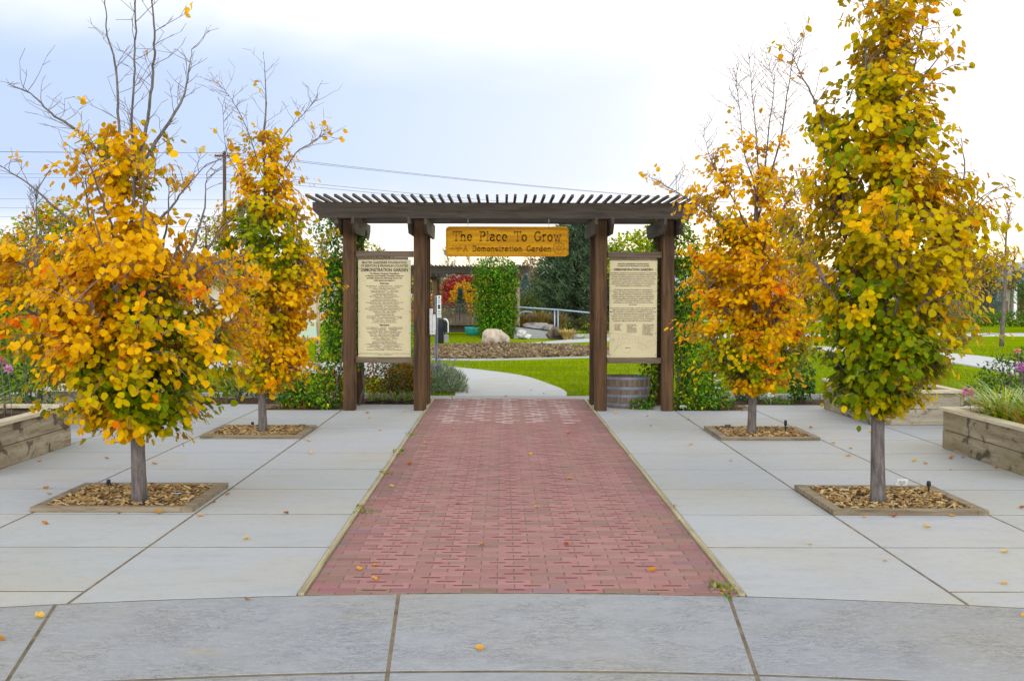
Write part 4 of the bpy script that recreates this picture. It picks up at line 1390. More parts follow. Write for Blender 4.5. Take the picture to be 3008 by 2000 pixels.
GL = {
 'T': (.78, [[(.02, 1), (.76, 1)], [(.39, 1), (.39, 0)], sf(.39, 0), [(.02, 1), (.02, .78)], [(.76, 1), (.76, .78)]]),
 'P': (.74, [[(.16, 1), (.16, 0)], sf(.16, 0), sf(.10, 1, .1), [(.16, 1), (.42, 1)] + arcp(.42, .74, .24, .26, 90, -90) + [(.16, .48)]]),
 'G': (.86, [arcp(.42, .5, .36, .5, 50, 330, 14), [(.74, .12), (.74, .42)], [(.52, .42), (.86, .42)], [(.68, .86), (.68, 1)]]),
 'A': (.86, [[(.10, 0), (.42, 1), (.76, 0)], [(.22, .36), (.62, .36)], sf(.10, 0, .11), sf(.76, 0, .11)]),
 'D': (.84, [[(.16, 0), (.16, 1)], [(.04, 1), (.38, 1)] + arcp(.38, .5, .36, .5, 90, -90) + [(.04, 0)]]),
 'h': (.74, [[(.14, 1), (.14, 0)], sf(.14, 0), [(.04, 1), (.14, 1)], arcp(.36, .40, .22, .26, 170, 0) + [(.58, 0)], sf(.58, 0)]),
 'e': (.66, [[(.08, .36), (.58, .36)] + arcp(.33, .34, .25, .33, 5, 320, 14)]),
 'l': (.34, [[(.04, 1), (.16, 1), (.16, 0)], sf(.16, 0)]),
 'a': (.68, [arcp(.30, .48, .22, .19, 150, 0) + [(.52, .08), (.62, 0)], arcp(.28, .19, .22, .19, 60, 340, 12)]),
 'c': (.62, [arcp(.33, .33, .26, .33, 40, 320, 13)]),
 'o': (.68, [arcp(.33, .33, .26, .33, 0, 360, 16)]),
 'r': (.56, [[(.16, .66), (.16, 0)], sf(.16, 0), [(.04, .66), (.16, .66)], arcp(.36, .42, .2, .24, 170, 50)]),
 'w': (.96, [[(.10, .66), (.28, 0), (.47, .60), (.66, 0), (.84, .66)], sf(.10, .66, .1), sf(.84, .66, .1)]),
 'm': (.98, [[(.12, .66), (.12, 0)], sf(.12, 0, .1), arcp(.29, .42, .17, .24, 170, 0) + [(.46, 0)], sf(.46, 0, .1), arcp(.63, .42, .17, .24, 170, 0) + [(.80, 0)], sf(.80, 0, .1)]),
 'n': (.74, [[(.14, .66), (.14, 0)], sf(.14, 0), arcp(.36, .40, .22, .26, 170, 0) + [(.58, 0)], sf(.58, 0)]),
 's': (.58, [arcp(.29, .49, .2, .17, 30, 270, 8) + arcp(.29, .16, .2, .17, 90, -150, 8)]),
 't': (.46, [[(.2, .9), (.2, .14)] + arcp(.32, .14, .12, .14, 180, 300, 5), [(.04, .66), (.40, .66)]]),
 'i': (.34, [[(.05, .66), (.17, .66), (.17, 0)], sf(.17, 0), [(.15, .88), (.19, .9)]]),
 'd': (.74, [[(.56, 1), (.56, 0), (.66, 0)], arcp(.32, .33, .24, .33, 10, 350, 14), [(.46, 1), (.56, 1)]]),
 ' ': (.70, []),
}


def carve(mb, s, x0, x1, z, cap, th, y):
    gap = .10
    tot = sum(GL[c][0] + gap for c in s) - gap
    k = (x1 - x0) / tot
    x = x0
    for c in s:
        wd, strokes = GL[c]
        for st in strokes:
            for i in range(len(st) - 1):
                p = Vector((x + st[i][0] * k, 0, z + st[i][1] * cap))
                q = Vector((x + st[i + 1][0] * k, 0, z + st[i + 1][1] * cap))
                d_ = q - p
                if d_.length < 1e-6: continue
                u = d_.normalized()
                nr = Vector((-u.z, 0, u.x)) * th / 2
                p, q = p - u * th * .4, q + u * th * .4
                mb.prism([(v.x, y, v.z) for v in (p - nr, q - nr, q + nr, p + nr)], (0, -.004, 0))
        x += (wd + gap) * k




def carve_line(s, x0, x1, z, cap, th):
    gap = .10
    tot = sum(GL[c][0] + gap for c in s) - gap
    k = (x1 - x0) / tot
    x = x0
    for wd_ in s.split(' '):
        wl = sum(GL[c][0] + gap for c in wd_) - gap
        mb = MB()
        carve(mb, wd_, x, x + wl * k, z, cap, th, sy - .001)
        mb.build('lettering', M['carve'], sg)
        x += (wl + 2 * gap + GL[' '][0]) * k


carve_line('The Place To Grow', sx0 + .105, sx1 - .105, 2.447, .128, .0165)
carve_line('A Demonstration Garden', sx0 + .25, sx1 - .25, 2.298, .074, .011)
mb = MB()                                                            # carved trowel and leaves at the left
tx, tz, ty = sx0 + .045, 2.338, sy - .001
mb.prism([(tx, ty, tz - .004), (tx + .06, ty, tz - .013), (tx + .06, ty, tz + .013), (tx, ty, tz + .004)], (0, -.004, 0))
mb.prism([(tx + .06, ty, tz - .006), (tx + .11, ty, tz - .006), (tx + .11, ty, tz + .006), (tx + .06, ty, tz + .006)], (0, -.004, 0))
mb.prism([(tx + .11, ty, tz - .016), (tx + .16, ty, tz - .022), (tx + .205, ty, tz), (tx + .16, ty, tz + .022), (tx + .11, ty, tz + .016)], (0, -.004, 0))
for px_, pz_ in ((.06, .035), (.10, .03), (.13, -.045), (.16, .04)):
    mb.prism([(tx + px_ + .014 * math.cos(a), ty, tz + pz_ + .008 * math.sin(a)) for a in [k * 1.0472 for k in range(6)]], (0, -.004, 0))
mb.build('trowel_carving', M['carve'], sg)
mb = MB()                                                            # round emblem with six petals
ex, ez = sx1 - .14, 2.345
for r_ in (.078,):
    pts = [(ex + r_ * math.cos(k * .2618), sy - .003, ez + r_ * math.sin(k * .2618)) for k in range(25)]
    mb.tube(pts, .0045, 5)
for k in range(6):
    a = k * 1.0472 + .52
    ca, sa = math.cos(a), math.sin(a)
    mb.prism([(ex + ca * u - sa * v, sy - .001, ez + sa * u + ca * v) for u, v in ((.012, 0), (.032, -.012), (.055, 0), (.032, .012))], (0, -.004, 0))
mb.build('emblem', M['carve'], sg)
for cx_ in (-.50, .66):
    mb = MB()
    z = 2.645
    k = 0
    while z < 2.765:
        pts = []
        for i in range(11):
            a = 2 * math.pi * i / 10
            u, v = .009 * math.cos(a), .017 * math.sin(a)
            pts.append((cx_ + (u if k % 2 else 0), 17.37 + (0 if k % 2 else u), z + .012 + v))
        mb.tube(pts, .0028, 5)
        z += .026
        k += 1
    mb.build('chain', M['steel'], sg)

# ---- brochure box on the rear post and half barrel
bx = thing('brochure_box', (-1.06, 18.33, 1.07), 'white plastic leaflet box with black lids fixed to the rear left post', 'leaflet box')
MB().box(-1.105, -1.058, 18.29, 18.395, 1.16, 1.47).build('holder', M['white'], bx, bevel=.006)
MB().box(-1.056, -1.015, 18.32, 18.395, 1.14, 1.38).build('holder', M['white'], bx, bevel=.006)
MB().box(-1.10, -1.02, 18.282, 18.40, 1.07, 1.16).build('tray', M['white'], bx, bevel=.004)
mb = MB()
mb.box(-1.108, -1.055, 18.282, 18.40, 1.472, 1.49)
mb.box(-1.054, -1.008, 18.31, 18.40, 1.382, 1.40)
mb.build('lid', M['black'], bx, bevel=.003)
MB().lathe([(0, 0), (.010, 0), (.010, .006), (0, .008)], (-1.06, 18.28, 1.115), 8).build('bolt', M['black'], bx)

bc = Vector((1.865, 18.08, 0))
bar = thing('half_barrel', tuple(bc), 'grey oak half barrel planter with steel hoops under the information board', 'barrel planter')
prof = [(0.0, .292), (.10, .318), (.22, .338), (.34, .350), (.47, .352)]


def br_r(z): return float(np.interp(z, [p[0] for p in prof], [p[1] for p in prof]))


rg = random.Random(9)
ns = 26
for k in range(ns):
    a0, a1 = 2 * math.pi * k / ns + .006, 2 * math.pi * (k + 1) / ns - .006
    mb = MB()
    dr = rg.uniform(-.003, .003)
    pr_ = [(r_ + dr, z) for z, r_ in prof] + [(prof[-1][1] + dr - .024, .472), (prof[0][1] - .03, .10)]
    pr_.insert(5, (prof[-1][1] + dr, .472 + rg.uniform(-.003, .003)))
    mb.lathe(pr_, tuple(bc), 2, a0, a1)
    mb.build('stave', M['stave'], bar)
for zc_, hw in ((.055, .020), (.185, .021), (.30, .021), (.445, .016)):
    mb = MB()
    mb.lathe([(br_r(zc_ - hw) + .004, zc_ - hw), (br_r(zc_) + .007, zc_), (br_r(zc_ + hw) + .004, zc_ + hw)], tuple(bc), 40)
    mb.build('hoop', M['hoop'], bar, smooth=True)
MB().lathe([(0, .405), (.326, .395)], tuple(bc), 24).build('soil', M['soil'], bar)
mb = MB()
mb.tube(smooth_line([bc + Vector(p) for p in ((.05, -.2, .40), (.10, -.25, .48), (.2, -.22, .485), (.26, -.1, .43))], 4), .006, 5)
mb.build('hose', M['teal'], bar)

# ------------------------------------------------------------------ vines on the gateway
VG = pal([(62, 112, 14), (86, 136, 16), (110, 158, 20), (48, 92, 14), (74, 124, 24), (38, 78, 16)])
VY = pal([(168, 178, 24), (196, 196, 30), (140, 168, 22)])
VR = pal([(176, 96, 40), (150, 84, 44), (198, 130, 40)])


def leafy(name, parent, rng, ells, n, size, cols, wts, mat='green', tm=SMALL, out=.8, up=.7, droop=-.35):
    P, dv = cloud_points(rng, ells, n)
    D = dv * .5 + rng.normal(0, .5, (n, 3)) + [0, 0, droop]
    N = dv * out + rng.normal(0, .4, (n, 3)) + [0, 0, up]
    u = np.clip(rng.random(n) * .7 + .3 * (.5 + .5 * wob(P, 3.3, float(rng.uniform(0, 6)))), 0, .999)
    order = np.quantile(u, np.cumsum(np.array(wts) / sum(wts))[:-1]) if len(cols) > 1 else []
    which = np.searchsorted(order, u)
    C = np.zeros((n, 3), np.float32)
    for i, c in enumerate(cols):
        k = which == i
        C[k] = c[rng.integers(0, len(c), int(k.sum()))]
    C *= rng.uniform(.8, 1.15, (n, 1))
    return leaf_mesh(name, P, D, N, rng.uniform(size * .65, size * 1.25, n), np.clip(C, 0, .9), tm, M[mat], parent, rng)


def vine(loc, label, ells, n, stems, seed, wts):
    rng = np.random.default_rng(seed)
    t = thing('climbing_vine', loc, label, 'vine', 'vines climbing the gateway')
    leafy('foliage', t, rng, ells, n, .062, [VG, VY, VR], wts)
    mb = MB()
    for st in stems:
        pts = smooth_line(st, 6)
        pts = [p + Vector((rng.normal(0, .012), rng.normal(0, .012), 0)) for p in pts]
        mb.tube(pts, [.018 * (1 - .6 * i / len(pts)) for i in range(len(pts))], 6)
    mb.build('stem', M['bark'], t, smooth=True)
    return t


vine((-2.5, 18.0, 0), 'green vine climbing the left end of the gateway and spilling on the soil',
     [(-2.50, 18.15, 2.25, .30, .55, .45), (-2.48, 18.1, 1.75, .28, .55, .55), (-2.44, 18.15, 1.2, .24, .5, .5), (-2.50, 18.0, .65, .30, .45, .45),
      (-2.75, 17.95, .30, .55, .36, .28), (-3.05, 17.9, .18, .34, .30, .18), (-2.62, 17.7, .14, .34, .22, .16), (-2.6, 18.4, 2.75, .35, .5, .18, .12),
      (-2.14, 18.25, 1.5, .05, .20, .95, .35), (-2.16, 18.3, 2.6, .10, .3, .2, .1), (-2.12, 17.70, 1.2, .05, .16, .55, .12)],
     9000, [[(-2.55, 17.75, 0), (-2.42, 17.65, .4), (-2.34, 17.62, .75), (-2.36, 17.8, 1.3), (-2.45, 18.0, 2.2)], [(-2.8, 17.8, 0), (-2.6, 17.8, .3), (-2.38, 17.66, .62)],
            [(-2.14, 18.3, 0), (-2.12, 18.28, .8), (-2.16, 18.3, 1.8), (-2.2, 18.3, 2.7)]], 51, (7, 1.2, .35))
vine((2.7, 18.0, 0), 'bright green vine climbing the right end of the gateway beside the barrel',
     [(2.72, 18.1, 2.3, .26, .5, .42), (2.74, 18.1, 1.8, .27, .5, .5), (2.74, 18.05, 1.25, .27, .5, .5), (2.78, 17.95, .75, .30, .42, .42),
      (2.92, 17.85, .34, .36, .36, .30), (2.98, 17.72, .16, .42, .28, .17), (2.62, 17.62, .16, .18, .18, .16), (2.6, 18.4, 2.78, .3, .4, .15, .08),
      (2.27, 18.3, 1.6, .06, .22, .95, .35), (2.22, 18.25, .42, .13, .22, .42, .25), (2.05, 17.72, .08, .18, .14, .08, .05), (2.56, 17.6, 1.5, .05, .1, .7, .05)],
     9500, [[(2.66, 17.8, 0), (2.6, 17.75, .5), (2.66, 17.9, 1.2), (2.68, 18.0, 2.2)], [(2.3, 18.3, 0), (2.26, 18.3, .7), (2.28, 18.32, 1.6), (2.3, 18.3, 2.6)], [(2.8, 17.7, 0), (2.74, 17.75, .5), (2.7, 17.9, 1.0)]], 52, (6, 1.6, .05))

# low plants in the pocket behind the left tower
rng = np.random.default_rng(61)
SO = pal([(168, 96, 20), (150, 110, 24), (186, 124, 20), (120, 72, 24)])
SG = pal([(70, 100, 24), (92, 118, 28), (56, 84, 24)])
t = thing('low_shrub', (-1.7, 19.1, 0), 'low orange and green shrub behind the left tower under the donor board', 'shrub')
leafy('foliage', t, rng, [(-1.95, 19.1, .36, .30, .35, .26), (-1.6, 19.15, .38, .30, .35, .28), (-1.32, 19.1, .33, .24, .3, .26)], 2600, .05, [SO, SG], (4, 5))
mb = MB()
for k in range(12): mb.tube([(-1.65 + rng.normal(0, .25), 19.1, 0), (-1.65 + rng.normal(0, .35), 19.1 + rng.normal(0, .15), .45)], .006, 4)
mb.build('stem', M['twig'], t)

# ------------------------------------------------------------------ raised beds
def raised_bed(x0, x1, y0, y1, label, seed):
    rg = random.Random(seed)
    b = thing('raised_bed', ((x0 + x1) / 2, (y0 + y1) / 2, 0), label, 'raised bed', 'wooden raised beds')
    th = .045
    for z0, z1 in ((.002, .203), (.209, .412)):
        e = rg.uniform(-.003, .003)
        for xa, xb, ya, yb, mt in ((x0, x0 + th, y0, y1, 'bedy'), (x1 - th, x1, y0, y1, 'bedy'), (x0 + th + .002, x1 - th - .002, y0 + .004, y0 + th + .004, 'bedx'), (x0 + th + .002, x1 - th - .002, y1 - th - .004, y1 - .004, 'bedx')):
            MB().box(xa + e, xb + e, ya, yb, z0, z1).build('side_plank', M[mt], b, bevel=.005)
    for (xa, xb, ya, yb) in ((x0 - .03, x0 + .11, y0 - .03, y1 + .03), (x1 - .11, x1 + .03, y0 - .03, y1 + .03), (x0 + .112, x1 - .112, y0 - .03, y0 + .11), (x0 + .112, x1 - .112, y1 - .11, y1 + .03)):
        MB().box(xa, xb, ya, yb, .414, .452 + rg.uniform(-.001, .001)).build('cap_board', M['cap'], b, bevel=.005)
    n = 10
    vs = [(x0 + th + (x1 - x0 - 2 * th) * i / n, y0 + th + (y1 - y0 - 2 * th) * j / n, .345 + rg.uniform(-.02, .03)) for j in range(n + 1) for i in range(n + 1)]
    MB().add(vs, [(j * (n + 1) + i, j * (n + 1) + i + 1, (j + 1) * (n + 1) + i + 1, (j + 1) * (n + 1) + i) for j in range(n) for i in range(n)]).build('bed_soil', M['soil'], b, smooth=True)
    sm = MB()
    for xx in (x0 - .001, ):
        for yy in (y0 + .03, y1 - .03):
            for zz in (.06, .15, .26, .36):
                sm.tube([(xx + .002, yy, zz), (xx - .003, yy, zz)], .006, 6)
    sm.build('screw', M['screw'], b)


raised_bed(4.84, 6.06, 10.75, 13.2, 'stained timber raised bed of daylilies beside the front right tree', 1)
raised_bed(4.77, 5.97, 15.55, 17.86, 'bare grey timber raised bed behind the front right tree trunk', 2)
raised_bed(-5.98, -4.76, 10.9, 13.34, 'long timber raised bed cut by the left edge of the picture', 3)
raised_bed(-5.97, -4.77, 15.55, 17.9, 'timber raised bed mostly hidden behind the amber orange tree', 4)

# ------------------------------------------------------------------ strap leaved plants
def blades(name, parent, mat, rng, c, n, h, spread, wid, cols, seg=5, arch=.9):
    V, L, T, CC = [], [], [], []
    for k in range(n):
        a = rng.uniform(0, 6.283)
        r = rng.uniform(0, .10) * spread * 4
        b = np.array([c[0] + r * math.cos(a), c[1] + r * math.sin(a), c[2]])
        hh, rch = h * rng.uniform(.6, 1.1), spread * rng.uniform(.45, 1.15)
        bend = rng.uniform(.5, 1.0) * arch
        u = np.array([math.cos(a), math.sin(a), 0])
        s = np.array([-math.sin(a), math.cos(a), 0])
        o = len(V)
        col = cols[rng.integers(0, len(cols))] * rng.uniform(.8, 1.15)
        for i in range(seg + 1):
            t = i / seg
            p = b + u * rch * t ** 1.5 + np.array([0, 0, hh * (t - bend * .62 * t ** 2.6)])
            w = wid * (1 - t ** 2.2) * .5 + .0006
            V += [p - s * w, p + s * w]
            CC += [col * (1 + .12 * t)] * 2
        for i in range(seg):
            L += [o + 2 * i, o + 2 * i + 1, o + 2 * i + 3, o + 2 * i + 2]
            T.append(4)
    me = np_mesh(name, np.array(V), L, T, np.clip(np.array(CC), 0, .92), True)
    me.materials.append(M[mat])
    ob = bpy.data.objects.new(name, me)
    return link(ob, parent)


LIL = pal([(132, 170, 18), (164, 190, 24), (104, 146, 14), (190, 196, 30)])
LILY = pal([(216, 176, 24), (206, 140, 30), (190, 110, 40)])
rng = np.random.default_rng(71)
for (x, y, n, h, sp, lab) in ((5.26, 12.55, 170, .62, .62, 'large arching daylily clump with yellowing blades in the stained bed, farther back'),
                              (5.30, 11.85, 150, .60, .60, 'arching daylily clump by the near edge of the stained right hand bed'),
                              (-5.45, 12.3, 150, .50, .55, 'daylily clump with lime blades in the left edge bed, nearest the corner'),
                              (-5.5, 11.5, 120, .55, .55, 'daylily clump with lime blades in the left edge bed, farther from the corner')):
    t = thing('daylily', (x, y, .35), lab, 'daylily', 'daylilies in the raised beds')
    blades('leaf_blades', t, 'green', rng, (x, y, .35), n, h, sp, .016, LIL)
    blades('yellowed_blades', t, 'green', rng, (x, y, .35), n // 4, h * .8, sp * 1.1, .016, LILY)

PINK = pal([(214, 70, 170), (196, 52, 150), (232, 110, 190)])
PEACH = pal([(238, 150, 130), (246, 180, 150), (232, 120, 110)])
PALEP = pal([(214, 130, 200), (190, 100, 180), (226, 160, 210)])


def flower(x, y, z, r, cols, label, z0=.35, name='flower', n=46, head=.7):
    rg = np.random.default_rng(int(abs(x * 1000 + y * 77 + z * 13)) % 99991)
    t = thing(name, (x, y, z0), label, 'flower')
    P, dv = cloud_points(rg, [(x, y, z, r * .55, r * .55, r * .45 * head)], n)
    leaf_mesh('petals', P, dv + [0, 0, .2], rg.normal(size=(n, 3)) + [0, 0, .8], rg.uniform(r * .5, r * .9, n), pick(rg, cols, n), SMALL, M['petal'], t, rg)
    MB().tube(smooth_line([(x + .03, y, z0), (x + .02, y, (z + z0) / 2), (x, y, z)], 3), .004, 5).build('stem', M['twig'], t)


flower(5.02, 12.95, .63, .075, PINK, 'magenta flower at the left end of the stained right hand bed')
flower(5.18, 12.0, .97, .06, PALEP, 'pale purple flower highest above the daylilies at the right edge')
flower(5.30, 12.05, .95, .06, PINK, 'pink flower beside the highest pale purple one above the daylilies')
flower(5.36, 11.9, .88, .05, PALEP, 'small pale purple flower drooping among the daylilies at the right edge')
flower(-5.05, 12.2, .99, .055, PINK, 'magenta flower highest over the left edge bed')
flower(-5.02, 12.3, .90, .05, PALEP, 'small purple flower below the magenta one over the left edge bed')
mb = MB()
t = thing('white_pebble', (5.35, 12.9, .36), 'small white pebble on the soil of the stained right hand bed', 'pebble')
mb.lathe([(0, 0), (.03, .008), (.036, .022), (.022, .036), (0, .04)], (5.33, 12.9, .365), 8)
mb.build('stone', M['white'], t, smooth=True)
t = thing('irrigation_stake', (-5.35, 13.0, .35), 'black irrigation stake in the corner of the left edge bed', 'stake', 'black stakes in the raised beds')
MB().tube([(-5.35, 13.0, .34), (-5.35, 13.0, .58)], .012, 6).build('pipe', M['black'], t)
MB().lathe([(0, .56), (.018, .56), (.02, .6), (0, .61)], (-5.35, 13.0, 0), 8).build('head', M['black'], t)

RG = pal([(46, 84, 26), (60, 100, 30), (36, 68, 24), (78, 116, 34)])
RGB_ = pal([(88, 128, 30), (70, 112, 26), (110, 146, 40)])


def shrub(name, label, x, y, ells, n, size, cols, wts, seed, stems=10, h=.8, cat='shrub', group=None, z0=0, mat='green', tm=SMALL, up=.7):
    rg = np.random.default_rng(seed)
    t = thing(name, (x, y, z0), label, cat, group)
    leafy('foliage', t, rg, [(x + e[0], y + e[1], z0 + e[2]) + tuple(e[3:]) for e in ells], n, size, cols, wts, mat, tm, up=up)
    mb = MB()
    for k in range(stems):
        a = rg.uniform(0, 6.28)
        r = rg.uniform(.1, .6) * ells[0][3]
        mb.tube([(x + .04 * math.cos(a), y + .04 * math.sin(a), z0 - .02), (x + r * .5 * math.cos(a), y + r * .5 * math.sin(a), z0 + h * .5), (x + r * math.cos(a), y + r * math.sin(a), z0 + h * rg.uniform(.8, 1.1))], [.012, .008, .004], 5)
    mb.build('stem', M['twig'], t)
    return t


shrub('rose_bush', 'dark green rose bush between the two right hand raised beds', 6.35, 14.9, [(0, 0, .62, .45, .45, .38), (.25, .1, .85, .25, .25, .25), (-.2, 0, .4, .4, .4, .3)], 1900, .055, [RG, RGB_], (5, 2), 81, 14, .9, 'rose bush', 'rose bushes')
shrub('rose_bush', 'loose taller rose bush at the right edge reaching over the pale path', 7.15, 15.6, [(0, 0, .7, .5, .4, .36), (-.1, 0, 1.08, .22, .22, .22), (.35, 0, .6, .4, .4, .35)], 1700, .055, [RG, RGB_], (4, 3), 82, 16, 1.15, 'rose bush', 'rose bushes')
shrub('rose_bush', 'rose bush with dark leaves behind the left edge bed, partly under the orange tree', -5.7, 14.55, [(0, 0, .6, .42, .4, .4), (.2, 0, .85, .25, .25, .22), (-.4, 0, .5, .35, .4, .35)], 1900, .055, [RG, RGB_], (5, 2), 83, 12, .9, 'rose bush', 'rose bushes')
shrub('rose_bush', 'paler loose rose bush at the left edge beside the dark one', -6.6, 15.1, [(0, 0, .55, .5, .4, .4), (.2, 0, .8, .3, .25, .22)], 1300, .055, [RGB_, RG], (5, 2), 84, 12, .9, 'rose bush', 'rose bushes')
shrub('rose_bush', 'small dark glossy rose bush beyond the bare grey bed, by the kerb', 4.65, 18.75, [(0, 0, .42, .22, .25, .26), (0, 0, .2, .2, .2, .15)], 600, .07, [RG], (1,), 85, 6, .5, 'rose bush', 'rose bushes')
flower(6.62, 15.0, 1.06, .065, PEACH, 'peach rose open above the right hand beds', .6, 'rose_flower')
flower(6.36, 14.85, 1.0, .04, PEACH, 'small peach rosebud to the left of the open peach rose', .6, 'rose_flower')
flower(7.06, 15.55, 1.27, .045, pal([(226, 214, 160)]), 'cream rose topping the loose tall bush at the right edge', .6, 'rose_flower')
flower(-5.62, 14.5, 1.08, .05, pal([(240, 214, 206)]), 'pale pink rose topping the dark bush on the left', .6, 'rose_flower')
flower(-6.05, 14.4, .78, .04, pal([(240, 190, 60)]), 'small yellow rose low at the left edge', .4, 'rose_flower')

shrub('small_shrub', 'thin green shrub on the kerb behind the slender golden tree', -4.15, 18.95, [(0, 0, .32, .30, .3, .26), (-.2, 0, .5, .15, .15, .12)], 800, .05, [RG, RGB_], (3, 3), 86, 10, .55)
shrub('small_shrub', 'rust leaved little shrub behind the trunk of the slender golden tree', -3.72, 18.8, [(0, 0, .26, .26, .2, .18)], 420, .06, [pal([(206, 130, 24), (180, 104, 24)]), RG], (4, 2), 87, 6, .35)
shrub('small_shrub', 'purple brown drying shrub at the foot of the left vine', -3.15, 18.3, [(0, 0, .30, .22, .2, .2)], 520, .045, [pal([(86, 56, 44), (70, 50, 40), (104, 74, 50)])], (1,), 88, 8, .4)
shrub('small_shrub', 'low dark shrub by a white label under the rear right tree', 3.85, 18.9, [(0, 0, .16, .26, .25, .18)], 600, .05, [RG], (1,), 89, 6, .3)
shrub('small_shrub', 'low green plants along the bed behind the rear right tree', 4.35, 18.8, [(0, 0, .05, .35, .25, .06)], 350, .045, [RGB_], (1,), 90, 3, .1)

# tufts of grass under the donor board
rng = np.random.default_rng(92)
TG = pal([(128, 152, 60), (154, 170, 80), (108, 136, 50), (176, 176, 90)])
for i, (x, y) in enumerate(((-2.02, 18.72), (-1.84, 18.66), (-1.66, 18.74), (-1.48, 18.68), (-1.36, 18.78))):
    t = thing('grass_tuft', (x, y, 0), ('pale green grass tuft in the row under the donor board, ' + ('by the outer post', 'second from the outer post', 'middle of the row', 'second from the inner post', 'by the inner post')[i]), 'grass tuft', 'grass tufts under the donor board')
    blades('leaf_blades', t, 'green', rng, (x, y, 0), 46, .28, .16, .012, TG)
mb = MB()
t = tag(mb.tube(smooth_line([(-2.1, 18.52, .02), (-1.8, 18.5, .05), (-1.5, 18.56, .035), (-1.32, 18.52, .06)], 5), .011, 6).build('irrigation_hose', M['black']), 'black irrigation hose along the soil under the donor board', 'hose')

# lavender
LV = pal([(140, 156, 136), (160, 174, 152), (120, 138, 116), (170, 182, 144)])
LVG = pal([(122, 148, 70), (104, 132, 62)])
LP = pal([(128, 110, 170), (150, 130, 186)])
rng = np.random.default_rng(93)
t = thing('lavender', (-1.25, 21.0, 0), 'grey green lavender mound beside the garden path', 'lavender')
n = 9000
P, dv = cloud_points(rng, [(-1.22, 21.0, .14, .62, .55, .32), (-1.55, 21.2, .2, .5, .5, .3)], n)
P[:, 2] = np.abs(P[:, 2]) * .95
leaf_mesh('foliage', P, dv + [0, 0, 1.1] + rng.normal(0, .3, (n, 3)), rng.normal(size=(n, 3)), rng.uniform(.05, .095, n), np.where((rng.random(n) < .3)[:, None], pick(rng, LVG, n), pick(rng, LV, n)), (np.array([(-.13, 0, 0), (.13, 0, 0), (0, 1, .05)], dtype=np.float32), [(0, 1, 2)]), M['green'], t, rng)
st_, P, D = MB(), [], []
for k in range(46):
    a, r = rng.uniform(0, 6.28), rng.uniform(0, .5)
    b = Vector((-1.2 + r * math.cos(a), 21.0 + r * math.sin(a), .3))
    e = b + Vector((rng.normal(0, .1) + .1 * math.cos(a), rng.normal(0, .08), rng.uniform(.12, .3)))
    st_.tube([b, e], .0025, 3, False)
    for q in range(5):
        P.append(tuple(e + Vector((rng.normal(0, .006), rng.normal(0, .006), -q * .012))))
        D.append((rng.normal(0, .6), rng.normal(0, .6), 1))
st_.build('flower_stems', M['twig'], t)['kind'] = 'stuff'
leaf_mesh('flower_heads', P, D, rng.normal(size=(len(P), 3)), np.full(len(P), .022), pick(rng, LP, len(P)), QUAD, M['petal'], t, rng)
# fallen rusty leaves under it are part of the litter further down
shrub('low_shrub', 'yellow orange leaved low shrub between the rear post and the lavender', -1.75, 20.9, [(0, 0, .28, .25, .3, .22), (.15, -.2, .42, .18, .2, .2)], 900, .05, [SO, pal([(206, 150, 20), (120, 150, 30)])], (3, 3), 94, 6, .4)
shrub('low_shrub', 'bright green leafy shrub behind the leaflet box', -1.75, 22.6, [(0, 0, .75, .3, .3, .4), (.1, 0, .4, .35, .3, .3)], 1100, .06, [pal([(96, 160, 24), (120, 180, 30), (70, 130, 20)])], (1,), 95, 6, .7)

# waste bag dispenser on its steel post
dp = thing('bag_dispenser_post', (-1.20, 22.0, 0), 'perforated steel post with pet waste bag dispenser and narrow white sign', 'dispenser post')
mb = MB()
mb.box(-1.232, -1.226, 21.97, 22.02, 0, 1.66)
mb.box(-1.180, -1.174, 21.97, 22.02, 0, 1.66)
mb.box(-1.226, -1.180, 22.012, 22.018, 0, 1.66)
mb.build('post', M['steel'], dp)
mb = MB()
for k in range(52): mb.box(-1.209, -1.197, 22.008, 22.0115, .06 + k * .0305, .075 + k * .0305)
mb.build('post_holes', M['black'], dp)
MB().box(-1.19, -1.115, 21.955, 21.965, 1.265, 1.665).build('sign_plate', M['white'], dp, bevel=.002)
mb = MB()
mb.lathe([(0, 0), (.016, 0), (.016, .002), (0, .002)], (0, 0, 0), 10)
mb.v = [(-1.152 + a, 21.952 - c, 1.635 + b) for a, b, c in mb.v]
mb.c = [(1, 1, 1)] * len(mb.v)
mb.box(-1.172, -1.130, 21.9525, 21.9545, 1.42, 1.50)
for z in (1.595, 1.565, 1.535, 1.385, 1.36, 1.33, 1.30): mb.box(-1.178, -1.126, 21.9525, 21.9545, z - .005, z + .005)
mb.build('sign_print', M['print'], dp)
mb = MB()
prof = [(21.97, .80), (21.80, .80), (21.80, 1.10), (21.815, 1.18), (21.86, 1.235), (21.97, 1.25)]
mb.prism([(-1.165, y, z) for y, z in prof], (.10, 0, 0))
mb.build('bag_box', M['black'], dp, bevel=.01)
mb = MB()
outer = [(-1.06, 1.255), (-1.02, 1.25), (-.99, 1.22), (-.975, 1.17), (-.975, 1.0)]
inner = [(-.99, 1.0), (-.99, 1.16), (-1.003, 1.205), (-1.03, 1.228), (-1.06, 1.233)]
mb.prism([(x, 21.81, z) for x, z in outer + inner], (0, .13, 0))
mb.build('front_cover', M['white'], dp, bevel=.003)
mb = MB()
mb.box(-1.063, -.985, 21.815, 21.935, 1.0, 1.205)
mb.build('bag_roll_case', M['black'], dp)
mb = MB()
mb.box(-1.05, -.98, 21.83, 21.93, .83, .96)
mb.build('bin_label', M['steel'], dp)

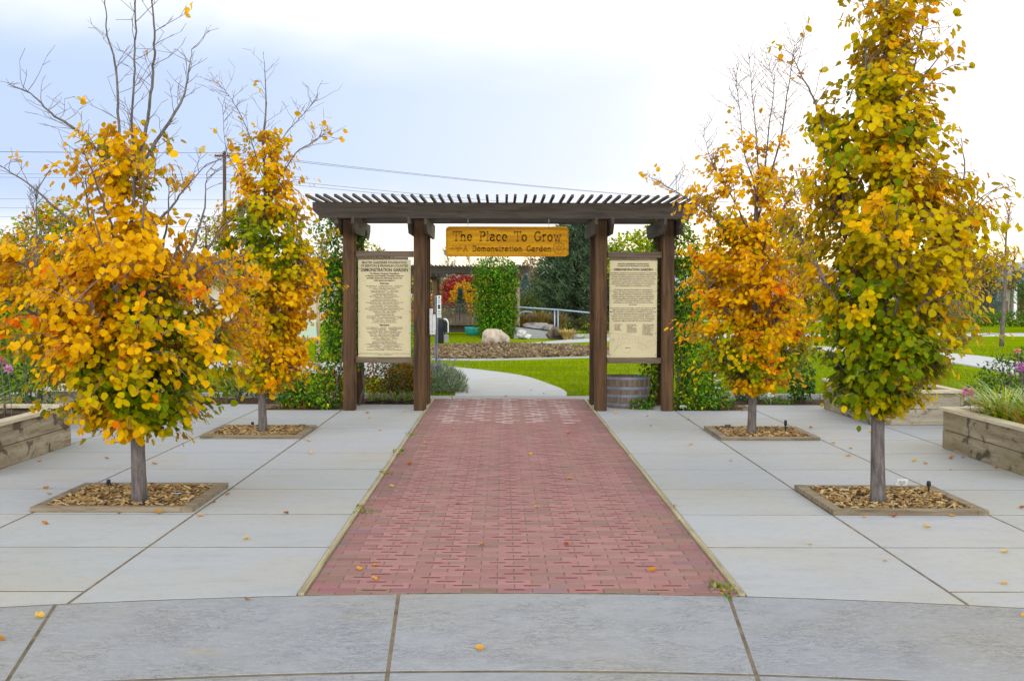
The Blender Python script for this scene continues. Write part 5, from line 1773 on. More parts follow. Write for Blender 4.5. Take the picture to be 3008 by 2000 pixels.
# info lectern left of the gate, black pole with pale blooms at the right
t = thing('garden_sign', (-4.3, 26, 0), 'pale green sign board between wooden posts, half hidden behind the slender golden tree', 'sign')
MB().obox((-4.33, 26, .93), (1, 0, 0), (0, .9, .43), (0, -.43, .9), .33, .012, .22).build('panel', M['greenboard'], t, bevel=.004)
MB().box(-4.68, -3.98, 26.05, 26.09, .70, .75).build('crossbar', M['palewood'], t)
for xx in (-4.68, -3.98): MB().box(xx - .035, xx + .035, 26.09, 26.16, 0, 1.48).build('post', M['palewood'], t, bevel=.006)
t = thing('label_pole', (3.13, 17.95, 0), 'thin black pole carrying small white name plates beside the right hand vine', 'label pole')
MB().tube([(3.13, 17.95, 0), (3.13, 17.95, .62)], .013, 8).build('pole', M['black'], t)
for z, l in ((.50, .06), (.40, .09), (.30, .07)):
    MB().obox((3.145 + l * .75, 17.94, z), (.95, 0, .2), (0, 1, 0), (-.2, 0, .95), l * .7, .003, .022).build('name_plate', M['white'], t)

# ------------------------------------------------------------------ the garden beyond
def rock(x, y, rx, ry, h, label, seed, col=(176, 160, 138), dark=(96, 84, 72), sink=.25, name='rock', peak=0):
    rg = np.random.default_rng(seed)
    nu, nv = 44, 26
    V, C = [], []
    cuts = [(unit(np.array([[rg.normal(), rg.normal(), rg.normal(.25, .6)]]))[0], rg.uniform(.62, .88)) for _ in range(13)]
    for j in range(nv + 1):
        ph = math.pi * (j / nv - .5)
        for i in range(nu):
            th = 2 * math.pi * i / nu
            p = np.array([math.cos(ph) * math.cos(th), math.cos(ph) * math.sin(th), math.sin(ph)])
            q = p[None, :]
            k = 1 + .16 * wob(q, 2.1, seed * .7)[0] + .04 * wob(q, 8, seed)[0]
            for nrm_, d_ in cuts:
                c_ = float(p @ nrm_)
                if c_ > .01: k = min(k, d_ / c_ + .015 * wob(q, 13, seed * 1.1)[0])
            tz = peak * max(0.0, 1 - abs(p[0] + .1) * 1.5) if p[2] > 0 else 0
            V.append((x + p[0] * rx * k, y + p[1] * ry * k, h * (1 - sink) * .5 + p[2] * k * h * (.5 + sink * .5) + tz * h))
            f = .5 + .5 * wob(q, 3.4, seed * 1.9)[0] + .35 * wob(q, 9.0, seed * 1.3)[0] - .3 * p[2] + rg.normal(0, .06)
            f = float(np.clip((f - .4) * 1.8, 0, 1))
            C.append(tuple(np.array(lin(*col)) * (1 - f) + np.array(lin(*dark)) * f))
    F = [(j * nu + i, j * nu + (i + 1) % nu, (j + 1) * nu + (i + 1) % nu, (j + 1) * nu + i) for j in range(nv) for i in range(nu)]
    mb = MB().add(V, F)
    mb.c = C
    return tag(mb.build(name, M['rock'], tint=True, smooth=True), label, 'rock')


rock(-.20, 38.0, .48, .36, .70, 'large pale boulder standing on the wood mulch island', 3, (190, 174, 150), (104, 92, 82), .2, 'boulder')
rock(.75, 47.6, .28, .25, .36, 'small pale rock against the low concrete wall, nearest the ivy column', 5, (196, 192, 186), (120, 112, 104))
rock(1.00, 47.3, .18, .15, .22, 'small pale stone beside the rock by the ivy column', 6, (200, 200, 190), (130, 124, 110))
rock(2.05, 47.4, .46, .3, .36, 'dark pointed rock leaning on the low concrete wall', 7, (112, 96, 78), (52, 46, 42), peak=.55)
rock(1.40, 51.5, .68, .45, .66, 'broad grey rock lying behind the low concrete wall', 8, (164, 156, 150), (96, 88, 82))
rock(2.0, 50.9, .34, .3, .50, 'rounded grey rock right of the broad one behind the wall', 9, (158, 148, 140), (92, 84, 76))
rock(2.85, 47.4, .5, .3, .18, 'flat pale stone at the end of the low wall beside the dry grass', 10, (178, 178, 160), (120, 118, 100))

# low ramp wall and handrails
wl = thing('ramp_wall', (2.0, 48.6, 0), 'low concrete wall sloping down to the dry grass, behind the pale boulder', 'low wall')
mb = MB()
mb.prism([(.45, 48.4, -.05), (2.95, 48.4, -.05), (2.95, 48.4, .13), (.45, 48.4, .46)], (0, .18, 0))
mb.build('wall', M['wallc'], wl, bevel=.01)
mb = MB()
mb.prism([(.42, 48.37, .462), (2.97, 48.37, .132), (2.97, 48.37, .165), (.42, 48.37, .495)], (0, .25, 0))
mb.build('coping', M['slab'], wl)
mb = MB()
mb.box(3.0, 6.4, 49.5, 49.72, -.05, .12)
tag(mb.build('garden_kerb', M['wallc'], bevel=.01), 'pale concrete edging right of the dry grass clump', 'edging')
hr = thing('handrail', (2.0, 48.5, 0), 'blue grey pipe handrail sloping along the low ramp wall', 'handrail')
MB().tube([(.42, 48.5, 1.215), (.7, 48.5, 1.22), (2.2, 47.6, 1.135), (3.4, 46.9, 1.03)], .028, 10).build('rail', M['blue_steel'], hr, smooth=True)
for (x, y, zt_) in ((2.06, 47.75, 1.13), (2.20, 47.9, 1.12)):
    MB().tube([(x, y, -.02), (x, y, zt_)], .026, 10).build('post', M['blue_steel'], hr, smooth=True)
MB().tube(smooth_line([(.36, 48.5, .2), (.35, 48.5, .9), (.38, 48.5, 1.15), (.5, 48.5, 1.215)], 5), .026, 10).build('end_post', M['blue_steel'], hr, smooth=True)
hr = thing('handrail', (.8, 52.5, 0), 'small looped end of a second pipe rail behind the low wall', 'handrail')
MB().tube(smooth_line([(.72, 52, .1), (.72, 52, .82), (.80, 52, .97), (.95, 52, 1.0), (1.2, 52, .99), (1.28, 52, .95)], 5), .027, 10).build('rail', M['blue_steel'], hr, smooth=True)

# second pergola with the ivy column
g2 = thing('far_pergola', (-1.0, 52.5, 0), 'smaller dark timber pergola beyond the lawn, seen through the gateway', 'pergola')
for x, y in ((-2.85, 51), (-2.85, 53.2), (.63, 51), (.63, 53.2)):
    MB().box(x - .085, x + .085, y - .085, y + .085, 0, 2.62).build('post', M['palewood'] if x > 0 and y < 52 else M['post'], g2, bevel=.008)
for y in (50.87, 53.3):
    mb = MB()
    z0, z1 = 2.62, 2.90
    mb.prism([(x, y, z) for x, z in ((-7.2, z0), (.9, z0), (1.14, z0 + .12), (1.14, z1), (-7.2, z1))], (0, .06, 0))
    mb.build('beam', M['beam'], g2, bevel=.006)
for x in (-2.99, -2.75, .5, .74):
    mb = MB()
    mb.prism([(x - .02, yy, zz) for yy, zz in ((50.3, 2.62), (50.3, 2.48), (50.5, 2.36), (53.6, 2.36), (53.8, 2.48), (53.8, 2.62))], (.045, 0, 0))
    mb.build('bracket', M['rafter'], g2)
x = -7.1
while x < 1.1:
    MB().box(x - .025, x + .025, 50.1, 54.1, 2.903, 2.955).build('rafter', M['rafter'], g2)
    x += .16
MB().box(-3.35, -2.35, 50.82, 50.86, 2.44, 2.61).build('cross_brace', M['rafter'], g2)

rng = np.random.default_rng(101)
IV = pal([(70, 124, 12), (92, 146, 16), (52, 100, 12), (112, 166, 26), (40, 82, 12)])
IVY = pal([(120, 136, 20), (140, 150, 30), (104, 96, 30)])
t = thing('ivy_column', (-.30, 48.6, 0), 'tall green column of ivy swallowing a corner of the far pergola', 'ivy')
leafy('foliage', t, rng, [(-.30, 48.6, 2.75, .98, .75, .52, 1.1), (-.28, 48.6, 2.2, .98, .75, .55), (-.25, 48.6, 1.6, .94, .75, .6), (-.22, 48.6, 1.0, .92, .72, .6), (-.2, 48.6, .45, .90, .7, .52)], 13000, .105, [IV, IVY], (7, 1.0), out=.6, up=.8)
MB().tube([(-.3, 48.8, 0), (-.3, 48.8, 2.6)], .15, 8).build('stem', M['dbark'], t)

# deck railing, bench, pot
dk = thing('deck_railing', (-3.0, 54, 0), 'brown wooden deck railing with thin balusters behind the ivy column', 'railing')
MB().box(-6.4, .2, 53.9, 54.05, 1.28, 1.33).build('top_rail', M['deck'], dk)
MB().box(-6.4, .2, 53.95, 54.0, 1.12, 1.18).build('cross_rail', M['deck'], dk)
MB().box(-6.4, .2, 53.95, 54.0, .30, .36).build('cross_rail', M['deck'], dk)
MB().box(-6.4, .2, 53.9, 54.2, .05, .29).build('deck_edge', M['deck'], dk)
x = -6.3
while x < .15:
    MB().box(x - .022, x + .022, 53.9, 53.945, .25, 1.27).build('baluster', M['deck'], dk)
    x += .135
bn = thing('bench', (-1.8, 52.9, 0), 'grey weathered wooden bench in front of the deck railing', 'bench')
for k in range(9): MB().box(-2.62 + k * .19, -2.46 + k * .19, 52.9, 52.93, .22, .86).build('back_slat', M['rail'], bn)
MB().box(-2.66, -.92, 52.93, 52.97, .78, .90).build('back_rail', M['rail'], bn)
MB().box(-2.66, -.92, 52.45, 52.9, .40, .44).build('seat', M['rail'], bn)
for xx in (-2.62, -.98):
    MB().box(xx - .03, xx + .03, 52.5, 52.56, 0, .40).build('leg', M['rail'], bn)
    MB().box(xx - .03, xx + .03, 52.94, 53.0, 0, .9).build('leg', M['rail'], bn)
mb = MB().lathe([(0, 0), (.26, 0), (.33, .12), (.36, .28), (.36, .36), (.33, .36), (.31, .3), (0, .28)], (-1.25, 51.4, 0), 20)
tag(mb.build('glazed_pot', M['teal'], smooth=True), 'squat teal glazed pot on the ground below the bench', 'pot')
rock(-2.75, 51.2, .36, .25, .3, 'dark flat rock left of the teal pot', 12, (86, 84, 86), (52, 50, 52))
shrub('low_shrub', 'straw and green small shrub at the foot of the deck railing', -3.05, 51.3, [(0, 0, .25, .38, .3, .25)], 420, .07, [pal([(150, 140, 50), (110, 110, 40)])], (1,), 102, 5, .3)

# ornamental grasses
DG = pal([(216, 188, 110), (200, 168, 92), (228, 206, 140), (184, 150, 80)])
BG = pal([(130, 116, 50), (156, 130, 60), (110, 100, 44), (150, 110, 60)])
rng = np.random.default_rng(103)
t = thing('dry_grass_clump', (2.55, 47.0, 0), 'straw coloured rounded grass clump at the end of the ramp wall', 'ornamental grass')
blades('leaf_blades', t, 'green', rng, (2.52, 46.9, 0), 900, .58, .40, .016, DG, 4)
for i, (x, y, h, lab) in enumerate(((1.75, 54.5, 1.3, 'brown green fountain grass behind the grey rocks, left clump'), (2.45, 55, 1.15, 'brown green fountain grass right of the left clump, by the handrail posts'), (.9, 55.5, 1.25, 'reddish brown fountain grass behind the looped rail'))):
    t = thing('fountain_grass', (x, y, 0), lab, 'ornamental grass', 'fountain grasses behind the ramp wall')
    blades('leaf_blades', t, 'green', rng, (x, y, 0), 420, h * 1.25, .75, .022, BG, 5)

# ---- trees of the background
def bg_tree(name, label, x, y, h, crown, n, size, cols, wts, seed, th=1.0, tr=.10, cat='tree', group='trees beyond the lawn', tm=QUAD, mat='leaf', limbs=7, up=.6):
    rg = np.random.default_rng(seed)
    t = thing(name, (x, y, 0), label, cat, group)
    leafy('crown', t, rg, [(x + e[0], y + e[1], e[2]) + tuple(e[3:]) for e in crown], n, size, cols, wts, mat, tm, up=up)
    mb = MB()
    mb.tube(smooth_line([(x, y, 0), (x + rg.normal(0, .05), y, th), (x + rg.normal(0, .12), y, h * .8)], 5), [tr * (1 - .085 * i) for i in range(11)], 7)
    for k in range(limbs):
        e = crown[k % len(crown)]
        z0 = th * rg.uniform(.8, 1.2)
        q = Vector((x + e[0] + rg.normal(0, .4) * e[3], y + e[1] + rg.normal(0, .4) * e[4], e[2] + rg.uniform(-.1, .6) * e[5]))
        mb.tube(smooth_line([(x, y, z0), ((x + q.x) / 2, (y + q.y) / 2, z0 * .35 + q.z * .65), q], 3), [tr * .5, tr * .42, tr * .36, tr * .3, tr * .22, tr * .15, tr * .08], 5)
    mb.build('trunk', M['dbark'], t, smooth=True)
    return t


YG = pal([(172, 184, 16), (146, 170, 16), (194, 192, 22), (116, 150, 14)])
YE = pal([(214, 168, 24), (224, 150, 20), (190, 150, 24)])
DGN = pal([(72, 116, 20), (92, 134, 24), (58, 96, 20), (104, 142, 28)])
BRN = pal([(120, 92, 60), (140, 100, 60), (100, 80, 60), (156, 112, 56)])
RED = pal([(172, 26, 38), (148, 18, 34), (188, 40, 46), (124, 20, 38)])
ORA = pal([(214, 110, 20), (190, 92, 24), (226, 140, 24)])
GRY = pal([(128, 112, 108), (112, 100, 96), (140, 120, 104)])
bg_tree('garden_tree', 'broad tree turning from green to gold behind the amber orange tree', -16.8, 45, 5.4,
        [(0, 0, 3.6, 1.5, 1.5, 1.3), (.5, 0, 4.6, .9, .9, .75), (-.9, 0, 3.0, 1.2, 1.2, 1.0), (.9, 0, 2.6, 1.2, 1.1, 1.0), (-.2, 0, 1.9, 1.5, 1.3, .9)], 5600, .17, [YG, DGN, YE], (4, 1.5, 5), 201, 1.0)
bg_tree('garden_tree', 'dense dark green tree at the left edge behind the lawn', -18.2, 40, 3.4,
        [(0, 0, 2.2, 1.8, 1.4, 1.1), (.9, 0, 1.3, 1.5, 1.2, .9), (-1.2, 0, 1.4, 1.6, 1.2, 1.0)], 4200, .15, [DGN, YG], (5, 1), 202, .7)
bg_tree('garden_tree', 'olive tree with gold top at the left picture edge', -20.3, 47, 4.4,
        [(0, 0, 3.2, 1.5, 1.3, 1.1), (.9, 0, 2.4, 1.2, 1.2, 1.0), (0, 0, 1.8, 1.6, 1.2, .9)], 3200, .16, [YG, YE, DGN], (3, 4, 1), 203, .9)
bg_tree('garden_tree', 'sparse brown leaved tree left of the utility pole', -15.2, 62, 6.2,
        [(0, 0, 4.6, 1.1, 1, .55), (.9, 0, 3.6, .9, .9, .5), (-.6, 0, 3.4, .9, .8, .5), (.4, 0, 2.6, 1.1, 1, .6), (.2, 0, 5.4, .6, .6, .45)], 1500, .15, [BRN, YG], (4, 2), 204, 1.6, .12)
bg_tree('garden_tree', 'round olive treetop showing above the donor board', -7.4, 68, 4.9,
        [(0, 0, 3.9, 1.0, 1, .8), (-.5, 0, 3.0, 1.1, 1, .9), (.6, 0, 3.0, 1.1, 1, .9), (0, 0, 1.8, 1.4, 1, 1.0)], 2600, .16, [YG, BRN], (4, 1.5), 205, 1.0)
bg_tree('red_maple', 'crimson maple behind the far pergola', -2.3, 66, 3.1,
        [(0, 0, 2.3, .95, .8, .62), (-.3, 0, 1.7, .9, .8, .6), (.7, 0, 2.45, .6, .6, .4), (.3, 0, 1.5, .7, .7, .6)], 3000, .13, [RED, ORA], (8, .6), 206, .7, .07)
bg_tree('golden_shrub', 'golden yellow bush glowing in front of the crimson maple', -1.95, 62, 2.5,
        [(0, 0, 1.75, .62, .5, .68), (.15, 0, 1.2, .55, .5, .6), (-.35, 0, 1.7, .4, .4, .35)], 1900, .12, [YE, YG], (7, 1), 207, .5, .05, 'bush', None)
bg_tree('orange_shrub', 'orange bush left of the crimson maple, behind the dispenser post', -3.9, 63, 1.9,
        [(0, 0, 1.35, .6, .5, .5), (-.4, 0, .8, .6, .5, .6)], 900, .12, [ORA, YE], (5, 2), 208, .4, .05, 'bush', None)
bg_tree('garden_tree', 'bright yellow green tree filling the gap above the information board', 5.4, 50, 4.6,
        [(0, 0, 3.6, 1.0, .9, .72), (.6, 0, 4.0, .7, .7, .55), (-.7, 0, 3.2, .9, .8, .6), (.9, 0, 3.0, 1.0, .8, .7), (0, 0, 2.3, 1.3, 1, .8)], 3000, .17, [YG, DGN], (6, 2), 209, 1.1)


def conifer(name, label, x, y, h, r, n, size, cols, seed, z0=.15, blunt=.75, lumps=26, group=None):
    """whorled branch tufts of needles round a straight stem"""
    rg = np.random.default_rng(seed)
    t = thing(name, (x, y, 0), label, 'conifer', group)
    P, D, C, S = [], [], [], []
    mb = MB()
    mb.tube([(x, y, 0), (x, y, h * .97)], [r * .07, r * .015], 7)
    nb = lumps * 9
    per = max(6, n // nb)
    for k in range(nb):
        f = (k + rg.random()) / nb
        z = z0 + (h - z0) * f
        rr = r * (1 - f ** 1.6) ** blunt * (1.0 if f > .12 else .75 + 2 * f) * rg.uniform(.70, 1.08)
        a = k * 2.39996 + rg.uniform(-.3, .3)
        u = np.array([math.cos(a), math.sin(a), 0])
        tip = np.array([x, y, z]) + u * rr + np.array([0, 0, rr * rg.uniform(.05, .35)])
        mb.tube([(x, y, z - .05), tuple(tip)], [r * .012, .004], 4, False)
        cb = cols[rg.integers(0, len(cols))]
        for q in range(per):
            s = rg.uniform(.35, 1.0) if q % 3 else rg.uniform(.8, 1.05)
            p = np.array([x, y, z - .05]) * (1 - s) + tip * s + rg.normal(0, r * .05, 3)
            P.append(p)
            D.append(u * .75 + np.array([0, 0, .55]) + rg.normal(0, .55, 3))
            S.append(size * rg.uniform(.7, 1.3))
            C.append(cb * rg.uniform(.75, 1.25))
    leaf_mesh('crown', P, D, rg.normal(size=(len(P), 3)), S, np.clip(C, 0, .9), (np.array([(-.07, 0, 0), (.07, 0, 0), (0, 1, 0)], dtype=np.float32), [(0, 1, 2)]), M['needle'], t, rg, smooth=False)
    mb.build('trunk', M['dbark'], t)
    return t


PINE = pal([(58, 84, 54), (46, 72, 46), (74, 100, 64), (36, 58, 40), (84, 112, 74)])
SPR = pal([(54, 84, 64), (70, 100, 84), (44, 70, 56)])
BLU = pal([(80, 108, 104), (64, 92, 92), (98, 124, 116)])
conifer('pine_tree', 'big dark bushy pine filling the right half of the gateway', 3.75, 62, 5.5, 2.35, 26000, .34, PINE, 301, .3, .55, 44)
conifer('pine_tree', 'lower dark pine overlapping the big one behind the handrail', 5.3, 60, 3.9, 1.7, 11000, .30, PINE, 302, .2, .6, 30)
conifer('spruce_tree', 'small spruce in front of the golden yellow bush', -2.02, 58, 2.0, .36, 2600, .16, SPR, 303, .1, 1.0, 14)
conifer('spruce_tree', 'small blue spruce between the ivy column and the big pine', 1.32, 70, 2.9, .60, 3600, .18, BLU, 304, .2, 1.0, 16)
shrub('yew_bush', 'dark green yew bush behind the right edge of the ivy column', 1.35, 58.5, [(0, 0, .9, .65, .6, .75), (.4, 0, .5, .6, .6, .5), (-.1, 0, 1.5, .4, .4, .45)], 2600, .10, [pal([(64, 92, 30), (84, 104, 36), (50, 76, 28)]), pal([(140, 130, 40)])], (6, 1), 305, 6, 1.0, 'bush', None, 0, 'green', QUAD)
shrub('low_shrub', 'low dark green shrub under the big pine, left of the inner right post', 3.4, 56, [(-.6, 0, .35, .9, .6, .35), (.8, 0, .4, .9, .6, .4)], 1800, .10, [pal([(58, 84, 40), (74, 96, 48), (96, 70, 50)])], (1,), 306, 6, .4, 'shrub', None, 0, 'green', QUAD)
conifer('conifer_tree', 'distant dark conifer right of the utility pole', -17.2, 84, 4.3, 1.1, 2200, .28, SPR, 307, .4, .9, 14, 'conifers near the utility pole')
conifer('conifer_tree', 'distant dark conifer left of the utility pole', -20.5, 82, 3.4, 1.2, 2200, .28, PINE, 308, .4, .9, 14, 'conifers near the utility pole')
bg_tree('garden_tree', 'loose golden tree on the far side of the right lawn, behind the young trees', 29.6, 74, 5.2, [(0, 0, 3.7, 1.3, 1.2, 1.1), (1.0, 0, 3.0, 1.2, 1.1, 1.0), (-1.0, 0, 2.8, 1.1, 1.1, 1.0), (.2, 0, 4.6, .8, .8, .6)], 1500, .17, [YE, BRN, YG], (4, 2, 1.5), 211, 1.2)
conifer('pine_tree', 'dark spreading pine at the right picture edge', 27.6, 60, 4.6, 2.2, 9000, .32, pal([(80, 108, 44), (62, 90, 40), (96, 120, 50)]), 309, .9, .6, 26)
conifer('spruce_tree', 'blue grey conifer beside the house at the right', 33.0, 82, 3.7, 1.2, 3600, .30, BLU, 310, .5, .8, 18)

# leafless trees
def bare_tree(name, label, x, y, h, tr, seed, n=26, lean=0, cup=.5, leaves=0, col=None, z0=.35, group=None, spread=.32):
    rg = np.random.default_rng(seed)
    t = thing(name, (x, y, 0), label, 'tree', group)
    mb = MB()
    tp = smooth_line([(x, y, 0), (x + lean * .3 + rg.normal(0, .02), y, h * .4), (x + lean * .6 + rg.normal(0, .05), y, h * .75), (x + lean, y, h)], 6)
    mb.tube(tp, [tr * max(.1, 1 - .95 * i / (len(tp) - 1)) for i in range(len(tp))], 7)
    P, D = [], []
    for k in range(n):
        f = rg.uniform(z0, .95)
        i = f * (len(tp) - 1)
        p = tp[int(i)].lerp(tp[min(int(i) + 1, len(tp) - 1)], i % 1)
        a = rg.uniform(0, 6.283)
        ln = h * spread * (1.1 - f) * rg.uniform(.6, 1.2) + .1
        d_ = Vector((math.cos(a), math.sin(a), cup + rg.uniform(0, .8))).normalized()
        pts = [p]
        for s in range(4):
            d_ = (d_ + Vector((rg.normal(0, .12), rg.normal(0, .12), .10))).normalized()
            pts.append(pts[-1] + d_ * ln / 4)
        r_ = tr * .34 * (1.1 - f)
        mb.tube(pts, [max(r_ * q, .006) for q in (1, .8, .6, .45, .3)], 4, False)
        for s in (1, 2, 3, 4):
            for q in range(2):
                e = pts[s] + (d_ + Vector((rg.normal(0, .7), rg.normal(0, .7), rg.normal(.2, .3)))).normalized() * ln * rg.uniform(.2, .4)
                mb.tube([pts[s], e], [.007, .004], 3, False)
                if leaves and rg.random() < leaves:
                    P.append(tuple(e)); D.append(tuple(rg.normal(size=3)))
    mb.build('trunk', M['bark'], t, smooth=True)
    if P:
        leaf_mesh('crown', P, D, rg.normal(size=(len(P), 3)), rg.uniform(.08, .13, len(P)), pick(rg, col, len(P)), QUAD, M['leaf'], t, rg)
    return t


bare_tree('bare_tree', 'leafless upright young tree at the left, in front of the gold and green tree', -11.7, 30.5, 4.45, .055, 401, 34, 0, 1.2, group='bare young trees', spread=.28, z0=.3)
bare_tree('young_tree', 'slim young tree with pale trunk on the right hand lawn, nearest one', 17.0, 41, 5.0, .085, 402, 22, .25, 1.0, .10, ORA, .3, 'young trees on the right lawn', .22)
bare_tree('young_tree', 'slim young tree farther back at the right edge of the lawn', 31.2, 74, 5.0, .14, 403, 22, .2, .9, 0, None, .3, 'young trees on the right lawn', .3)
bare_tree('bare_tree', 'leafless tree with pale stems behind the ivy column', 1.6, 78, 4.8, .10, 404, 30, .3, .9, .1, BRN, .25, 'bare young trees', .35)
bare_tree('bare_tree', 'leafless twiggy tree above the far pergola, left of the sign', -3.8, 82, 4.9, .10, 405, 40, 0, .9, .5, BRN, .25, 'bare young trees', .35)
bare_tree('bare_tree', 'second leafless twiggy tree above the far pergola', -2.4, 88, 4.6, .09, 406, 36, 0, .9, .4, ORA, .25, 'bare young trees', .35)
bare_tree('bare_tree', 'leafless tree in the strip of lawn right of the big front right tree', 13.6, 47, 3.2, .06, 407, 20, 0, .9, .25, BRN, .3, 'bare young trees', .3)

# rows of trees closing the horizon, each one a tree of its own
rg0 = random.Random(77)
desc = {'BRN': 'brown', 'ORA': 'orange', 'YG': 'olive', 'DGN': 'dark green', 'YE': 'yellow', 'GRY': 'grey brown'}
FAR = [(-44, 92, 4.4, 'DGN'), (-39, 96, 5.0, 'BRN'), (-34.5, 88, 4.2, 'YG'), (-30, 95, 4.8, 'ORA'), (-26.5, 90, 4.3, 'DGN'), (-23, 98, 4.6, 'BRN'),
       (-12.6, 92, 4.0, 'DGN'), (-9.2, 86, 4.2, 'BRN'), (-6.4, 94, 4.3, 'ORA'), (-4.9, 80, 3.7, 'GRY'), (-3.2, 92, 3.7, 'BRN'), (-1.2, 86, 3.6, 'YE'), (.6, 90, 4.2, 'GRY'), (2.2, 84, 4.4, 'BRN'),
       (5.2, 90, 4.6, 'DGN'), (8.6, 86, 4.2, 'YG'), (12.2, 94, 4.4, 'DGN'), (15.5, 90, 4.0, 'BRN'), (19.5, 96, 4.5, 'YG'), (23.2, 92, 4.4, 'YE'), (41, 108, 5.6, 'YE'), (34.5, 90, 5.0, 'DGN'), (38.5, 96, 5.0, 'BRN'), (43, 92, 5.2, 'DGN')]
PALS = dict(BRN=BRN, ORA=ORA, YG=YG, DGN=DGN, YE=YE, GRY=GRY)
place = {-44: 'at the far left', -39: 'second from the far left', -34.5: 'third from the far left', -30: 'left of the bare young tree', -26.5: 'behind the crown of the amber tree', -23: 'left of the utility pole',
         -12.6: 'behind the slender golden tree', -9.2: 'behind the left vine', -6.4: 'behind the donor board', -4.9: 'behind the inner left post', -3.2: 'left of the crimson maple', -1.2: 'behind the crimson maple', .6: 'behind the ivy column', 2.2: 'between ivy column and big pine',
         5.2: 'behind the big pine', 8.6: 'behind the information board', 12.2: 'behind the right vine', 15.5: 'behind the rear right tree', 19.5: 'between the two right hand trees', 23.2: 'behind the tallest tree', 41: 'behind the nearest young tree', 34.5: 'right of the nearest young tree', 38.5: 'near the right edge', 43: 'at the far right'}
for i, (x, y, h, pk) in enumerate(FAR):
    cr = [(rg0.uniform(-.8, .8), 0, h * rg0.uniform(.50, .78), rg0.uniform(1.0, 1.6), 1.1, h * rg0.uniform(.16, .24)) for k in range(4)]
    cr += [(rg0.uniform(-.9, .9), 0, h * .26, 1.9, 1.2, h * .24), (0, 0, h * .82, .9, .8, h * .16)]
    other = rg0.choice(('BRN', 'YG', 'DGN'))
    bg_tree('distant_tree', 'distant %s tree on the horizon %s' % (desc[pk], place[x]), x, y, h, cr, 1500, .24, [PALS[pk], PALS[other]], (5, 1.5), 500 + i, .8, .12, 'tree', 'distant trees on the horizon')

# hedges
for (x, y, w_, h, c, lab, s) in ((-17.2, 37.5, 2.2, 1.1, DGN, 'low dark hedge at the left behind the rose bushes', 601), (29.5, 70, 4.2, .95, DGN, 'low trimmed hedge along the right lawn', 602), (22.5, 69, 1.8, 1.3, BRN, 'straw and brown shrubs by the house at the right', 603)):
    bg_tree('hedge', lab, x, y, h, [(-w_ * .5, 0, h * .5, w_ * .6, .6, h * .5), (w_ * .5, 0, h * .5, w_ * .6, .6, h * .52), (0, 0, h * .5, w_ * .6, .6, h * .5)], 2200, .15, [c, YG], (6, 1), s, .2, .04, 'hedge', None)
bg_tree('red_shrub', 'dark red bush on the porch side of the house at the right', 36.6, 91, 3.0, [(0, 0, 2.3, .8, .5, .5), (0, 0, 1.4, .8, .5, .8)], 900, .15, [pal([(120, 24, 40), (90, 20, 36)])], (1,), 604, .4, .05, 'bush', None)

# ---- houses
def house(name, label, x0, x1, y0, y1, zw, zr, wins, roofm='roof', porch=False):
    t = thing(name, ((x0 + x1) / 2, (y0 + y1) / 2, 0), label, 'house')
    MB().box(x0, x1, y0, y1, -.05, zw).build('wall', M['wall'], t)
    ym = (y0 + y1) / 2
    mb = MB()
    mb.prism([(x0 - .4, y0 - .5, zw - .12), (x0 - .4, ym, zr), (x0 - .4, y1 + .5, zw - .12), (x0 - .4, y1 + .5, zw + .02), (x0 - .4, ym, zr + .16), (x0 - .4, y0 - .5, zw + .02)], (x1 - x0 + .8, 0, 0))
    r_ = mb.build('roof', M[roofm], t)
    MB().box(x1 - 3, x1 - 2.3, ym + .3, ym + .9, zr - .8, zr + .5).build('chimney', M['roof'], r_)
    for xa in wins:
        f = MB().box(xa - .55, xa + .55, y0 - .05, y0 + .02, 1.0, 2.05).build('window', M['white'], t)
        MB().box(xa - .47, xa + .47, y0 - .06, y0 - .04, 1.08, 1.97).build('pane', M['glass'], f)
    f = MB().box(x0 + 1.0, x0 + 1.95, y0 - .04, y0 + .02, 0, 2.1).build('door', M['post'], t)
    if porch:
        for xx in (x0 - 1.6, x0 - .2):
            MB().box(xx, xx + .2, y0 - 2.2, y0 - 2.0, 0, 2.9).build('porch_post', M['white'], t)
        mb = MB()
        mb.prism([(x0 - 2.2, y0 - 2.6, 2.9), (x0 + 1.5, y0 - 2.6, 2.9), (x0 + 1.5, y0 - 2.6, 3.05), (x0 - .4, y0 - 2.6, 3.7), (x0 - 2.2, y0 - 2.6, 3.05)], (0, 2.6, 0))
        mb.build('porch_roof', M['roofg'], t)


house('house', 'beige house with brown shingle roof behind the slender golden tree', -23, -11.2, 76, 84, 2.5, 3.95, (-20, -17, -14))
house('house', 'house with grey porch roof and white post at the far right', 39.6, 48, 95, 103, 2.5, 3.7, (42, 45), 'roofg', True)
fn = thing('board_fence', (32, 86, 0), 'grey board fence in front of the house at the far right', 'fence')
x = 28.0
while x < 36.0:
    MB().box(x, x + .26, 86, 86.04, .0, 1.45).build('board', M['rail'], fn)
    x += .28
MB().box(28, 36, 86.05, 86.1, 1.2, 1.3).build('cross_rail', M['rail'], fn)

